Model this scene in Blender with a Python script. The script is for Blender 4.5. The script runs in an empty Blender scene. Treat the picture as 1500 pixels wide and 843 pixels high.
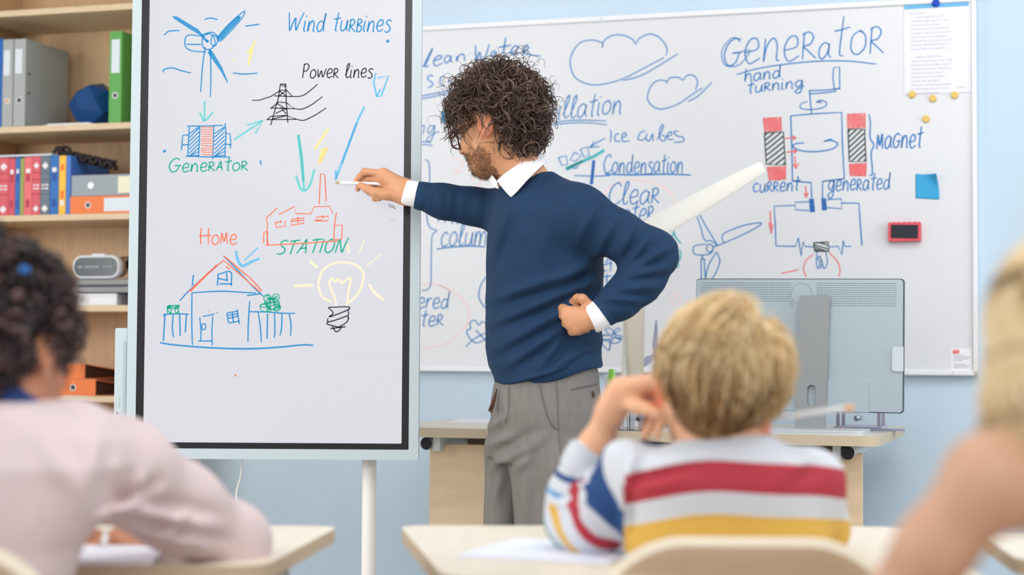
import bpy, math, random
import numpy as np
from mathutils import Matrix, Vector
rnd = random.Random(7)
SC = bpy.context.scene
COL = SC.collection

# ------------------------------------------------------------------ camera, world, lights, exposure
F_PX, CX, CY = 2500.0, 750.0, 421.5
CAM = np.array([0.0, 0.0, 1.02])
_th, _ro = math.atan(105.5 / F_PX), 0.006
_F = np.array([0, math.cos(_th), math.sin(_th)])
_U0 = np.array([0, -math.sin(_th), math.cos(_th)])
_R0 = np.array([1.0, 0, 0])
_R = _R0 * math.cos(_ro) + _U0 * math.sin(_ro)
_U = _U0 * math.cos(_ro) - _R0 * math.sin(_ro)
cd = bpy.data.cameras.new('camera')
cam = bpy.data.objects.new('camera', cd)
COL.objects.link(cam)
cam.matrix_world = Matrix(((_R[0], _U[0], -_F[0], CAM[0]), (_R[1], _U[1], -_F[1], CAM[1]),
                           (_R[2], _U[2], -_F[2], CAM[2]), (0, 0, 0, 1)))
cd.sensor_width = 36.0
cd.lens = F_PX / 1500.0 * 36.0
cd.clip_start = 0.05
cd.dof.use_dof = True
cd.dof.focus_distance = 4.55
cd.dof.aperture_fstop = cd.lens / 1000.0 / 0.027
SC.camera = cam
SC.view_settings.view_transform = 'Standard'
SC.view_settings.look = 'None'
SC.view_settings.gamma = 1.0
SC.view_settings.use_curve_mapping = False
SC.view_settings.exposure = -0.05

world = bpy.data.worlds.new('daylight')
SC.world = world
world.use_nodes = True
world.node_tree.nodes['Background'].inputs[0].default_value = (0.93, 0.96, 1.0, 1)
world.node_tree.nodes['Background'].inputs[1].default_value = 0.61


def area_light(name, loc, target, sx, sy, power, color=(1, 1, 1)):
    ld = bpy.data.lights.new(name, 'AREA')
    ld.shape = 'RECTANGLE'
    ld.size, ld.size_y, ld.energy, ld.color = sx, sy, power, color
    o = bpy.data.objects.new(name, ld)
    o.location = loc
    o.rotation_euler = (Vector(target) - Vector(loc)).to_track_quat('-Z', 'Y').to_euler()
    COL.objects.link(o)
    return o


area_light('window_light', (-3.6, 2.9, 1.75), (0.6, 5.2, 1.3), 1.6, 1.5, 78, (1.0, 0.97, 0.93))
area_light('ceiling_light', (0.9, 2.4, 3.3), (0.9, 4.4, 1.0), 2.8, 1.8, 58, (1.0, 0.98, 0.95))


area_light('right_window_light', (3.3, 3.2, 1.7), (1.3, 5.3, 0.9), 1.4, 1.5, 30, (0.86, 0.94, 1.0))  # added bluish fill that lifts the right-hand wall
area_light('rear_ceiling_light', (-0.3, -1.6, 3.0), (0.0, 2.6, 0.9), 3.2, 1.6, 78, (1.0, 0.98, 0.96))  # added fill behind the camera, brightens the children's backs


# ------------------------------------------------------------------ projection helpers (pixel of the 1500x843 frame -> point)
def ray(px, py):
    return _F + (px - CX) / F_PX * _R - (py - CY) / F_PX * _U


def Q(px, py, d):
    """point whose distance along +Y is d"""
    r = ray(px, py)
    return CAM + r * (d / r[1])


def on_plane(px, py, o, n):
    r = ray(px, py)
    return CAM + r * (np.dot(np.asarray(o) - CAM, n) / np.dot(r, n))


def pr(r, d):
    return r * d / F_PX


# ------------------------------------------------------------------ materials
def lin(c):
    return tuple((v / 255 / 12.92) if v / 255 <= 0.04045 else ((v / 255 + 0.055) / 1.055) ** 2.4 for v in c)


MATS = {}


def mat(name, rgb, rough=0.6, metal=0.0, noise=0.0, nscale=40.0, bump=0.0, bscale=200.0, emit=0.0, trans=0.0,
        sss=0.0, spec=0.4, stretch=(1, 1, 1), sheen=0.0, rgb2=None):
    if name in MATS:
        return MATS[name]
    m = bpy.data.materials.new(name)
    m.use_nodes = True
    nt = m.node_tree
    b = nt.nodes['Principled BSDF']
    c = (*lin(rgb), 1)
    b.inputs['Base Color'].default_value = c
    b.inputs['Roughness'].default_value = rough
    b.inputs['Metallic'].default_value = metal
    b.inputs['Specular IOR Level'].default_value = spec
    if trans:
        b.inputs['Transmission Weight'].default_value = trans
    if sss:
        b.inputs['Subsurface Weight'].default_value = sss
        b.inputs['Subsurface Radius'].default_value = (0.02, 0.008, 0.004)
        b.inputs['Subsurface Scale'].default_value = 0.5
    if sheen:
        b.inputs['Sheen Weight'].default_value = sheen
    if emit:
        b.inputs['Emission Color'].default_value = c
        b.inputs['Emission Strength'].default_value = emit
    tc = nt.nodes.new('ShaderNodeTexCoord')
    mp = nt.nodes.new('ShaderNodeMapping')
    mp.inputs['Scale'].default_value = stretch
    nt.links.new(tc.outputs['Object'], mp.inputs['Vector'])
    if noise:
        n = nt.nodes.new('ShaderNodeTexNoise')
        n.inputs['Scale'].default_value = nscale
        n.inputs['Detail'].default_value = 4
        nt.links.new(mp.outputs[0], n.inputs['Vector'])
        mx = nt.nodes.new('ShaderNodeMix')
        mx.data_type = 'RGBA'
        c2 = (*lin(rgb2), 1) if rgb2 else tuple(v * (1 - noise) for v in c[:3]) + (1,)
        mx.inputs['A'].default_value = c
        mx.inputs['B'].default_value = c2
        cr = nt.nodes.new('ShaderNodeMapRange')
        cr.inputs['From Min'].default_value = 0.35
        cr.inputs['From Max'].default_value = 0.65
        nt.links.new(n.outputs['Fac'], cr.inputs['Value'])
        nt.links.new(cr.outputs[0], mx.inputs['Factor'])
        nt.links.new(mx.outputs['Result'], b.inputs['Base Color'])
    if bump:
        n2 = nt.nodes.new('ShaderNodeTexNoise')
        n2.inputs['Scale'].default_value = bscale
        n2.inputs['Detail'].default_value = 3
        nt.links.new(mp.outputs[0], n2.inputs['Vector'])
        bp = nt.nodes.new('ShaderNodeBump')
        bp.inputs['Strength'].default_value = bump
        bp.inputs['Distance'].default_value = 0.002
        nt.links.new(n2.outputs['Fac'], bp.inputs['Height'])
        nt.links.new(bp.outputs[0], b.inputs['Normal'])
    MATS[name] = m
    return m


# ------------------------------------------------------------------ object helpers
ROOT = {}          # object name -> world matrix of its top-level thing


def tag(o, label=None, cat=None, group=None, kind=None):
    for k, v in (('label', label), ('category', cat), ('group', group), ('kind', kind)):
        if v:
            o[k] = v
    return o


def empty(name, loc, label, cat, rz=0.0, group=None, M=None):
    o = bpy.data.objects.new(name, None)
    o.empty_display_size = 0.05
    COL.objects.link(o)
    M = M or Matrix.Translation(Vector([float(v) for v in loc])) @ Matrix.Rotation(rz, 4, 'Z')
    o.matrix_world = M
    ROOT[o.name] = M
    return tag(o, label, cat, group)


def raw(name, V, Fc, m, parent=None, origin=None, smooth=True, ang=40, mi=None, M=None):
    """V in world coordinates (or in frame M); becomes one mesh object"""
    V = np.asarray(V, dtype=float).reshape(-1, 3)
    if M is not None:
        A = np.array(M)
        V = V @ A[:3, :3].T + A[:3, 3]
    me = bpy.data.meshes.new(name)
    o = bpy.data.objects.new(name, me)
    if parent is not None:
        MW = ROOT[parent.name]
    else:
        if origin is None:
            origin = ((V[:, 0].min() + V[:, 0].max()) / 2, (V[:, 1].min() + V[:, 1].max()) / 2, V[:, 2].min())
        MW = Matrix.Translation(Vector([float(v) for v in origin]))
    A = np.array(MW.inverted())
    V = V @ A[:3, :3].T + A[:3, 3]
    if isinstance(Fc, np.ndarray):
        n, k = Fc.shape
        me.vertices.add(len(V))
        me.vertices.foreach_set('co', V.astype(np.float32).ravel())
        me.loops.add(n * k)
        me.loops.foreach_set('vertex_index', Fc.astype(np.int32).ravel())
        me.polygons.add(n)
        me.polygons.foreach_set('loop_start', np.arange(0, n * k, k, dtype=np.int32))
        me.polygons.foreach_set('loop_total', np.full(n, k, dtype=np.int32))
        me.update(calc_edges=True)
    else:
        me.from_pydata([tuple(v) for v in V], [], [tuple(f) for f in Fc])
    if not isinstance(Fc, np.ndarray):
        me.validate()
    for mm in (m if isinstance(m, (list, tuple)) else [m]):
        me.materials.append(mm)
    if mi is not None:
        me.polygons.foreach_set('material_index', np.asarray(mi, dtype=np.int32))
    if smooth:
        me.polygons.foreach_set('use_smooth', np.ones(len(me.polygons), dtype=bool))
        if ang:
            me.set_sharp_from_angle(angle=math.radians(ang))
    me.update()
    COL.objects.link(o)
    if parent is not None:
        o.parent = parent
        ROOT[o.name] = MW
    else:
        o.matrix_world = MW
        ROOT[o.name] = MW
    return o


class MB:
    def __init__(self, M=None):
        self.v, self.f, self.mi, self.cur, self.M = [], [], [], 0, M

    def add(self, V, Fc):
        b = len(self.v)
        for p in V:
            p = Vector([float(c) for c in p])
            self.v.append(tuple(self.M @ p) if self.M else tuple(p))
        for f in Fc:
            self.f.append(tuple(i + b for i in f))
            self.mi.append(self.cur)
        return self

    def box(self, x0, x1, y0, y1, z0, z1, bev=0.0):
        if bev > 0:
            b = min(bev, (x1 - x0) / 2.01, (y1 - y0) / 2.01, (z1 - z0) / 2.01)
            P, idx = [], {}
            for sx in (0, 1):
                for sy in (0, 1):
                    for sz in (0, 1):
                        c = ((x0, x1)[sx], (y0, y1)[sy], (z0, z1)[sz])
                        s = (1 - 2 * sx, 1 - 2 * sy, 1 - 2 * sz)
                        for ax in range(3):
                            q = [c[i] + (0 if i == ax else s[i] * b) for i in range(3)]
                            idx[(sx, sy, sz, ax)] = len(P)
                            P.append(q)
            Fc = []
            for ax in range(3):
                o1, o2 = (ax + 1) % 3, (ax + 2) % 3
                for s in (0, 1):
                    def key(a, c_):
                        k = [0, 0, 0]
                        k[ax], k[o1], k[o2] = s, a, c_
                        return tuple(k)
                    q = [idx[key(0, 0) + (ax,)], idx[key(1, 0) + (ax,)], idx[key(1, 1) + (ax,)], idx[key(0, 1) + (ax,)]]
                    Fc.append(q if s else q[::-1])
                for a in (0, 1):
                    for c_ in (0, 1):
                        k0, k1 = [0, 0, 0], [0, 0, 0]
                        k0[o1] = k1[o1] = a
                        k0[o2] = k1[o2] = c_
                        k1[ax] = 1
                        q = [idx[tuple(k0) + (o1,)], idx[tuple(k1) + (o1,)], idx[tuple(k1) + (o2,)], idx[tuple(k0) + (o2,)]]
                        Fc.append(q if (a == c_) else q[::-1])
            for sx in (0, 1):
                for sy in (0, 1):
                    for sz in (0, 1):
                        t = [idx[(sx, sy, sz, a)] for a in range(3)]
                        Fc.append(t if (sx + sy + sz) % 2 else t[::-1])
            return self.add(P, Fc)
        P = [(x, y, z) for z in (z0, z1) for y in (y0, y1) for x in (x0, x1)]
        return self.add(P, [(0, 2, 3, 1), (4, 5, 7, 6), (0, 1, 5, 4), (2, 6, 7, 3), (0, 4, 6, 2), (1, 3, 7, 5)])

    def prism(self, pts, h0, h1, axis='z', hole=None):
        """closed 2-D outline pts extruded between h0 and h1 along an axis"""
        def mk(p, h):
            return {'z': (p[0], p[1], h), 'y': (p[0], h, p[1]), 'x': (h, p[0], p[1])}[axis]
        n = len(pts)
        a = sum(pts[i][0] * pts[(i + 1) % n][1] - pts[(i + 1) % n][0] * pts[i][1] for i in range(n))
        flip = (a < 0) != (axis == 'y')
        V = [mk(p, h0) for p in pts] + [mk(p, h1) for p in pts]
        side = [(i, (i + 1) % n, n + (i + 1) % n, n + i) for i in range(n)]
        if hole is None:
            Fc = side + [tuple(range(n - 1, -1, -1)), tuple(range(n, 2 * n))]
            if flip:
                Fc = [f[::-1] for f in Fc]
            return self.add(V, Fc)
        V += [mk(p, h0) for p in hole] + [mk(p, h1) for p in hole]
        Fc = side + [(3 * n + i, 3 * n + (i + 1) % n, 2 * n + (i + 1) % n, 2 * n + i) for i in range(n)]
        Fc += [(i, 2 * n + i, 2 * n + (i + 1) % n, (i + 1) % n) for i in range(n)]
        Fc += [(n + (i + 1) % n, 3 * n + (i + 1) % n, 3 * n + i, n + i) for i in range(n)]
        if flip:
            Fc = [f[::-1] for f in Fc]
        return self.add(V, Fc)

    def tube(self, pts, r, n=10, cap=True):
        pts = [np.asarray(p, float) for p in pts]
        rs = r if isinstance(r, (list, tuple, np.ndarray)) else [r] * len(pts)
        V, Fc, up = [], [], None
        for i, p in enumerate(pts):
            t = pts[min(i + 1, len(pts) - 1)] - pts[max(i - 1, 0)]
            t = t / (np.linalg.norm(t) + 1e-12)
            if up is None:
                up = np.array([0, 0, 1.0]) if abs(t[2]) < 0.9 else np.array([1.0, 0, 0])
            s = np.cross(t, up)
            s /= np.linalg.norm(s) + 1e-12
            up = np.cross(s, t)
            for k in range(n):
                a = 2 * math.pi * k / n
                V.append(p + rs[i] * (math.cos(a) * s + math.sin(a) * up))
        for i in range(len(pts) - 1):
            for k in range(n):
                Fc.append((i * n + k, i * n + (k + 1) % n, (i + 1) * n + (k + 1) % n, (i + 1) * n + k))
        if cap:
            Fc.append(tuple(range(n - 1, -1, -1)))
            Fc.append(tuple(range((len(pts) - 1) * n, len(pts) * n)))
        return self.add(V, Fc)

    def lathe(self, prof, c, n=24, axis='z'):
        V, Fc = [], []
        for (r, h) in prof:
            for k in range(n):
                a = 2 * math.pi * k / n
                x, y = r * math.cos(a), r * math.sin(a)
                V.append({'z': (c[0] + x, c[1] + y, c[2] + h), 'y': (c[0] + x, c[1] + h, c[2] - y),
                          'x': (c[0] + h, c[1] + x, c[2] + y)}[axis])
        m = len(prof)
        for i in range(m - 1):
            for k in range(n):
                Fc.append((i * n + k, i * n + (k + 1) % n, (i + 1) * n + (k + 1) % n, (i + 1) * n + k))
        if prof[0][0] > 1e-6:
            Fc.append(tuple(range(n - 1, -1, -1)))
        if prof[-1][0] > 1e-6:
            Fc.append(tuple(range((m - 1) * n, m * n)))
        return self.add(V, Fc)

    def ball(self, c, r, n=16):
        rr = r if isinstance(r, (tuple, list)) else (r, r, r)
        V, Fc = [], []
        m = n // 2
        for i in range(m + 1):
            a = math.pi * i / m
            for k in range(n):
                b = 2 * math.pi * k / n
                V.append((c[0] + rr[0] * math.sin(a) * math.cos(b), c[1] + rr[1] * math.sin(a) * math.sin(b), c[2] - rr[2] * math.cos(a)))
        for i in range(m):
            for k in range(n):
                Fc.append((i * n + k, i * n + (k + 1) % n, (i + 1) * n + (k + 1) % n, (i + 1) * n + k))
        return self.add(V, Fc)

    def build(self, name, m, parent=None, smooth=True, ang=35, origin=None):
        return raw(name, self.v, self.f, m, parent, origin, smooth, ang, self.mi)


def rrect(x0, x1, y0, y1, r, n=6):
    """rounded rectangle outline; r one radius or four (bottom-left, bottom-right, top-right, top-left)"""
    r = r if isinstance(r, (tuple, list)) else (r,) * 4
    out = []
    for (cx, cy, a0, q) in ((x0, y0, 180, r[0]), (x1, y0, 270, r[1]), (x1, y1, 0, r[2]), (x0, y1, 90, r[3])):
        ox, oy = cx + (q if cx == x0 else -q), cy + (q if cy == y0 else -q)
        for k in range(n + 1):
            a = math.radians(a0 + 90 * k / n)
            out.append((ox + q * math.cos(a), oy + q * math.sin(a)))
    return out


# ------------------------------------------------------------------ pen strokes laid on a surface
def smooth_pts(pts, n=6, closed=False):
    P = np.asarray(pts, float)
    if len(P) < 3:
        return P
    ext = np.vstack([2 * P[0] - P[1], P, 2 * P[-1] - P[-2]])
    out = []
    for i in range(len(P) - 1):
        p0, p1, p2, p3 = ext[i:i + 4]
        for t in np.linspace(0, 1, n, endpoint=False):
            out.append(0.5 * ((2 * p1) + (-p0 + p2) * t + (2 * p0 - 5 * p1 + 4 * p2 - p3) * t * t + (-p0 + 3 * p1 - 3 * p2 + p3) * t ** 3))
    out.append(P[-1])
    return np.array(out)


class Ink:
    """collects pen strokes given in the picture frame and lays them on a plane as thin ribbons"""
    def __init__(self, o, n, lift):
        n = np.asarray(n, float)
        self.n = n / np.linalg.norm(n)
        self.o = np.asarray(o, float) + self.n * lift
        self.V, self.F, self.ctr, self.cut = [], [], [], []

    def _mark(self, P):
        P = np.asarray(P, float)
        self.ctr.append(((P[:, 0].min() + P[:, 0].max()) / 2, (P[:, 1].min() + P[:, 1].max()) / 2))

    def line(self, pts, w=2.4, sm=True, tf=None):
        if isinstance(pts, str):
            pts = [tuple(float(c) for c in q.split(',')) for q in pts.split()]
        if tf:
            pts = [(tf[0] + p[0] / tf[2], tf[1] + p[1] / tf[2]) for p in pts]
        P = smooth_pts(pts) if sm else np.asarray(pts, float)
        W = np.array([on_plane(p[0], p[1], self.o, self.n) for p in P])
        keep = [0]
        for i in range(1, len(W)):
            if np.linalg.norm(W[i] - W[keep[-1]]) > 1e-4:
                keep.append(i)
        W = W[keep]
        if len(W) < 2:
            return self
        T = np.gradient(W, axis=0)
        T /= np.linalg.norm(T, axis=1)[:, None] + 1e-12
        S = np.cross(self.n, T)
        hw = w * .44 * np.dot(W[0] - CAM, _F) / F_PX
        k = np.ones(len(W))
        if len(W) > 5:
            k = 0.8 + 0.2 * np.sin(np.linspace(0.3, 2.9, len(W)))
        b = len(self.V)
        self._mark(P)
        self.cut.append((b, len(self.F)))
        for p, s, kk in zip(W, S, k):
            self.V += [p + s * hw * kk, p - s * hw * kk]
        for i in range(len(W) - 1):
            self.F.append((b + 2 * i, b + 2 * i + 1, b + 2 * i + 3, b + 2 * i + 2))
        return self

    def lines(self, s, w=2.4, sm=True, tf=None):
        for part in s.split('|'):
            if part.strip():
                self.line(part.strip(), w, sm, tf)
        return self

    def fill(self, pts, tf=None):
        if isinstance(pts, str):
            pts = [tuple(float(c) for c in q.split(',')) for q in pts.split()]
        if tf:
            pts = [(tf[0] + p[0] / tf[2], tf[1] + p[1] / tf[2]) for p in pts]
        b = len(self.V)
        self._mark(pts)
        self.cut.append((b, len(self.F)))
        self.V += [on_plane(p[0], p[1], self.o, self.n) for p in pts]
        self.F.append(tuple(range(b, b + len(pts))))
        return self

    def hatch(self, quad, n, w, tilt=0.0, tf=None):
        """slanted scribble lines inside a quad (tl, tr, br, bl)"""
        q = np.asarray(quad, float)
        if tf:
            q = np.array([tf[0], tf[1]]) + q / tf[2]
        for i in range(n):
            s0 = (i + 0.5) / n * (1 + tilt) - tilt
            a, b = s0, s0 + tilt
            ts = np.linspace(0, 1, 9)
            pts = []
            for t in ts:
                v = a + (b - a) * t
                if 0 <= v <= 1:
                    l = q[0] + (q[3] - q[0]) * v
                    r = q[1] + (q[2] - q[1]) * v
                    pts.append(l + (r - l) * (1 - t))
            if len(pts) >= 2:
                self.line(pts, w, False)
        return self

    def text(self, s, p0, p1, h, w=2.2, slant=0.12, tf=None):
        if tf:
            p0 = (tf[0] + p0[0] / tf[2], tf[1] + p0[1] / tf[2])
            p1 = (tf[0] + p1[0] / tf[2], tf[1] + p1[1] / tf[2])
            h = h / tf[2]
        items, x, i = [], 0.0, 0
        while i < len(s):
            c, k = s[i], 1.0
            if c == '^':
                i += 1
                c, k = s[i], 0.68
            if c == ' ':
                x += 0.42
            else:
                adv, g = GLYPH[c]
                items.append((x, k, g))
                x += adv * k
            i += 1
        L = math.hypot(p1[0] - p0[0], p1[1] - p0[1])
        ux, uy = (p1[0] - p0[0]) / L, (p1[1] - p0[1]) / L
        sx = L / (x - 0.08)
        for (x0, k, g) in items:
            jy = rnd.uniform(-0.03, 0.03)
            for st in g.split('|'):
                pts = []
                for q in st.split():
                    a, b = (float(v) for v in q.split(','))
                    lx, ly = (x0 + a * k) * sx + slant * b * k * h, (b * k + jy) * h
                    pts.append((p0[0] + ux * lx + uy * ly * 0.0 - (-uy) * 0 + 0, p0[1] + uy * lx - ly))
                self.line(pts, w)
        return self

    def build(self, name, m, parent):
        return raw(name, self.V, self.F, m, parent, smooth=False)

    def pool(self, m, parent):
        """keep the strokes until emit() sorts them into one mesh per drawing or word"""
        ends = self.cut[1:] + [(len(self.V), len(self.F))]
        for (c, (v0, f0), (v1, f1)) in zip(self.ctr, self.cut, ends):
            POOL.setdefault(parent.name, []).append((c, self.V[v0:v1], [tuple(i - v0 for i in f) for f in self.F[f0:f1]], m))


POOL = {}


def emit(parent, regions, rest):
    groups = {}
    for (c, V, Fc, m) in POOL.pop(parent.name):
        nm = rest
        for (n_, x0, y0, x1, y1) in regions:
            if x0 <= c[0] <= x1 and y0 <= c[1] <= y1:
                nm = n_ + '|%d' % x0 if n_ in ('arrow_sketch', 'lightning_sketch', 'cloud_sketch') else n_
                break
        g = groups.setdefault(nm, ([], [], [], []))
        b = len(g[0])
        g[0].extend(V)
        g[1].extend(tuple(i + b for i in f) for f in Fc)
        if m not in g[2]:
            g[2].append(m)
        g[3].extend([g[2].index(m)] * len(Fc))
    for nm, (V, Fc, ms, mi) in groups.items():
        raw(nm.split('|')[0], V, Fc, ms, parent, smooth=False, mi=mi)


GLYPH = {
    'a': (.56, '.42,.5 .26,.6 .07,.42 .06,.12 .2,0 .38,.22 .44,.55 .42,.18 .52,.02'),
    'b': (.5, '.08,1 .05,.4 .08,.04 .25,0 .42,.22 .3,.46 .08,.3'),
    'c': (.48, '.42,.5 .24,.62 .06,.36 .16,.02 .44,.1'),
    'd': (.58, '.42,.5 .22,.56 .06,.28 .18,0 .4,.2 .48,1 .44,.3 .5,0'),
    'e': (.5, '.06,.28 .38,.36 .36,.6 .18,.6 .05,.3 .18,0 .46,.12'),
    'g': (.58, '.44,.52 .24,.62 .06,.36 .2,.08 .4,.3 .46,.6 .42,-.2 .22,-.42 .06,-.22 .3,-.02 .56,.12'),
    'h': (.52, '.1,1 .06,.5 .06,0 .1,.36 .26,.58 .38,.42 .4,0'),
    'i': (.24, '.08,.6 .06,.1 .16,0|.1,.8 .12,.86'),
    'l': (.36, '.04,.16 .26,.78 .24,1 .12,.8 .1,.16 .2,0 .34,.12'),
    'm': (.8, '.06,.58 .06,0 .12,.4 .24,.58 .34,.4 .34,0 .4,.4 .54,.58 .64,.4 .66,.04 .74,0'),
    'n': (.54, '.08,.58 .06,0 .12,.36 .28,.58 .4,.4 .4,.04 .48,0'),
    'o': (.52, '.26,.6 .08,.46 .06,.14 .22,0 .42,.16 .42,.46 .26,.6 .36,.56'),
    'p': (.5, '.1,.6 .06,-.4|.08,.44 .28,.6 .42,.36 .26,.06 .08,.14'),
    'r': (.42, '.08,.58 .06,0 .1,.34 .24,.56 .38,.52'),
    's': (.46, '.42,.54 .24,.62 .1,.46 .32,.26 .36,.06 .2,-.06 .04,.02'),
    't': (.44, '.26,1 .22,.5 .2,.06 .3,0|.02,.64 .22,.66 .44,.72'),
    'u': (.54, '.08,.58 .06,.16 .18,0 .36,.16 .42,.58 .42,.14 .52,0'),
    'v': (.46, '.04,.58 .18,0 .4,.6'),
    'w': (.7, '.05,.58 .14,.02 .32,.46 .46,.02 .66,.62'),
    'A': (.72, '.02,0 .22,.5 .38,1 .46,.5 .56,0|.12,.36 .54,.38'),
    'B': (.6, '.08,1 .08,.5 .08,0|.04,.96 .3,1 .42,.78 .1,.54 .4,.46 .48,.18 .28,0 .04,.02'),
    'C': (.66, '.58,.82 .44,1 .18,.82 .06,.4 .22,.02 .46,.06 .62,.2'),
    'E': (.6, '.48,.92 .3,1 .12,.84 .28,.54 .08,.3 .2,.02 .52,.1'),
    'G': (.78, '.66,.86 .46,1 .18,.8 .06,.38 .22,.02 .5,.1 .64,.46|.36,.46 .74,.48'),
    'H': (.74, '.12,1 .1,.5 .12,0|.56,1 .56,.5 .58,0|0,.52 .3,.52 .72,.56'),
    'I': (.24, '.1,1 .08,.5 .06,0'),
    'M': (.8, '.08,0 .1,.5 .14,.98 .3,.36 .38,.3 .5,.9 .56,.98 .6,.4 .64,0'),
    'N': (.74, '.08,0 .1,.5 .12,1 .3,.5 .48,.02 .54,.5 .62,1.08'),
    'O': (.66, '.3,1 .08,.72 .1,.2 .32,0 .54,.26 .52,.78 .3,1'),
    'P': (.56, '.1,1 .08,.5 .06,0|.04,.9 .28,1 .46,.8 .32,.52 .1,.48'),
    'R': (.66, '.1,1 .08,.5 .08,0|.02,.9 .28,1 .46,.8 .34,.54 .1,.48 .3,.28 .6,.0'),
    'S': (.6, '.52,.9 .34,1 .12,.84 .2,.6 .44,.4 .46,.12 .26,0 .04,.06'),
    'T': (.62, '.32,1 .28,.5 .26,0|.02,.94 .3,.98 .62,1.02'),
    'W': (1.0, '.04,1 .14,.4 .22,.02 .34,.4 .48,.7 .52,.4 .6,.04 .74,.5 .94,1'),
    'D': (.66, '.1,1 .08,.5 .08,0|.04,.98 .34,.92 .54,.56 .4,.12 .06,.02'),
}


# ------------------------------------------------------------------ smooth solid modelling: blended rounded limbs turned into one mesh
def smin(a, b, k):
    h = np.maximum(k - np.abs(a - b), 0) / k
    return np.minimum(a, b) - h * h * k * 0.25


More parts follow.
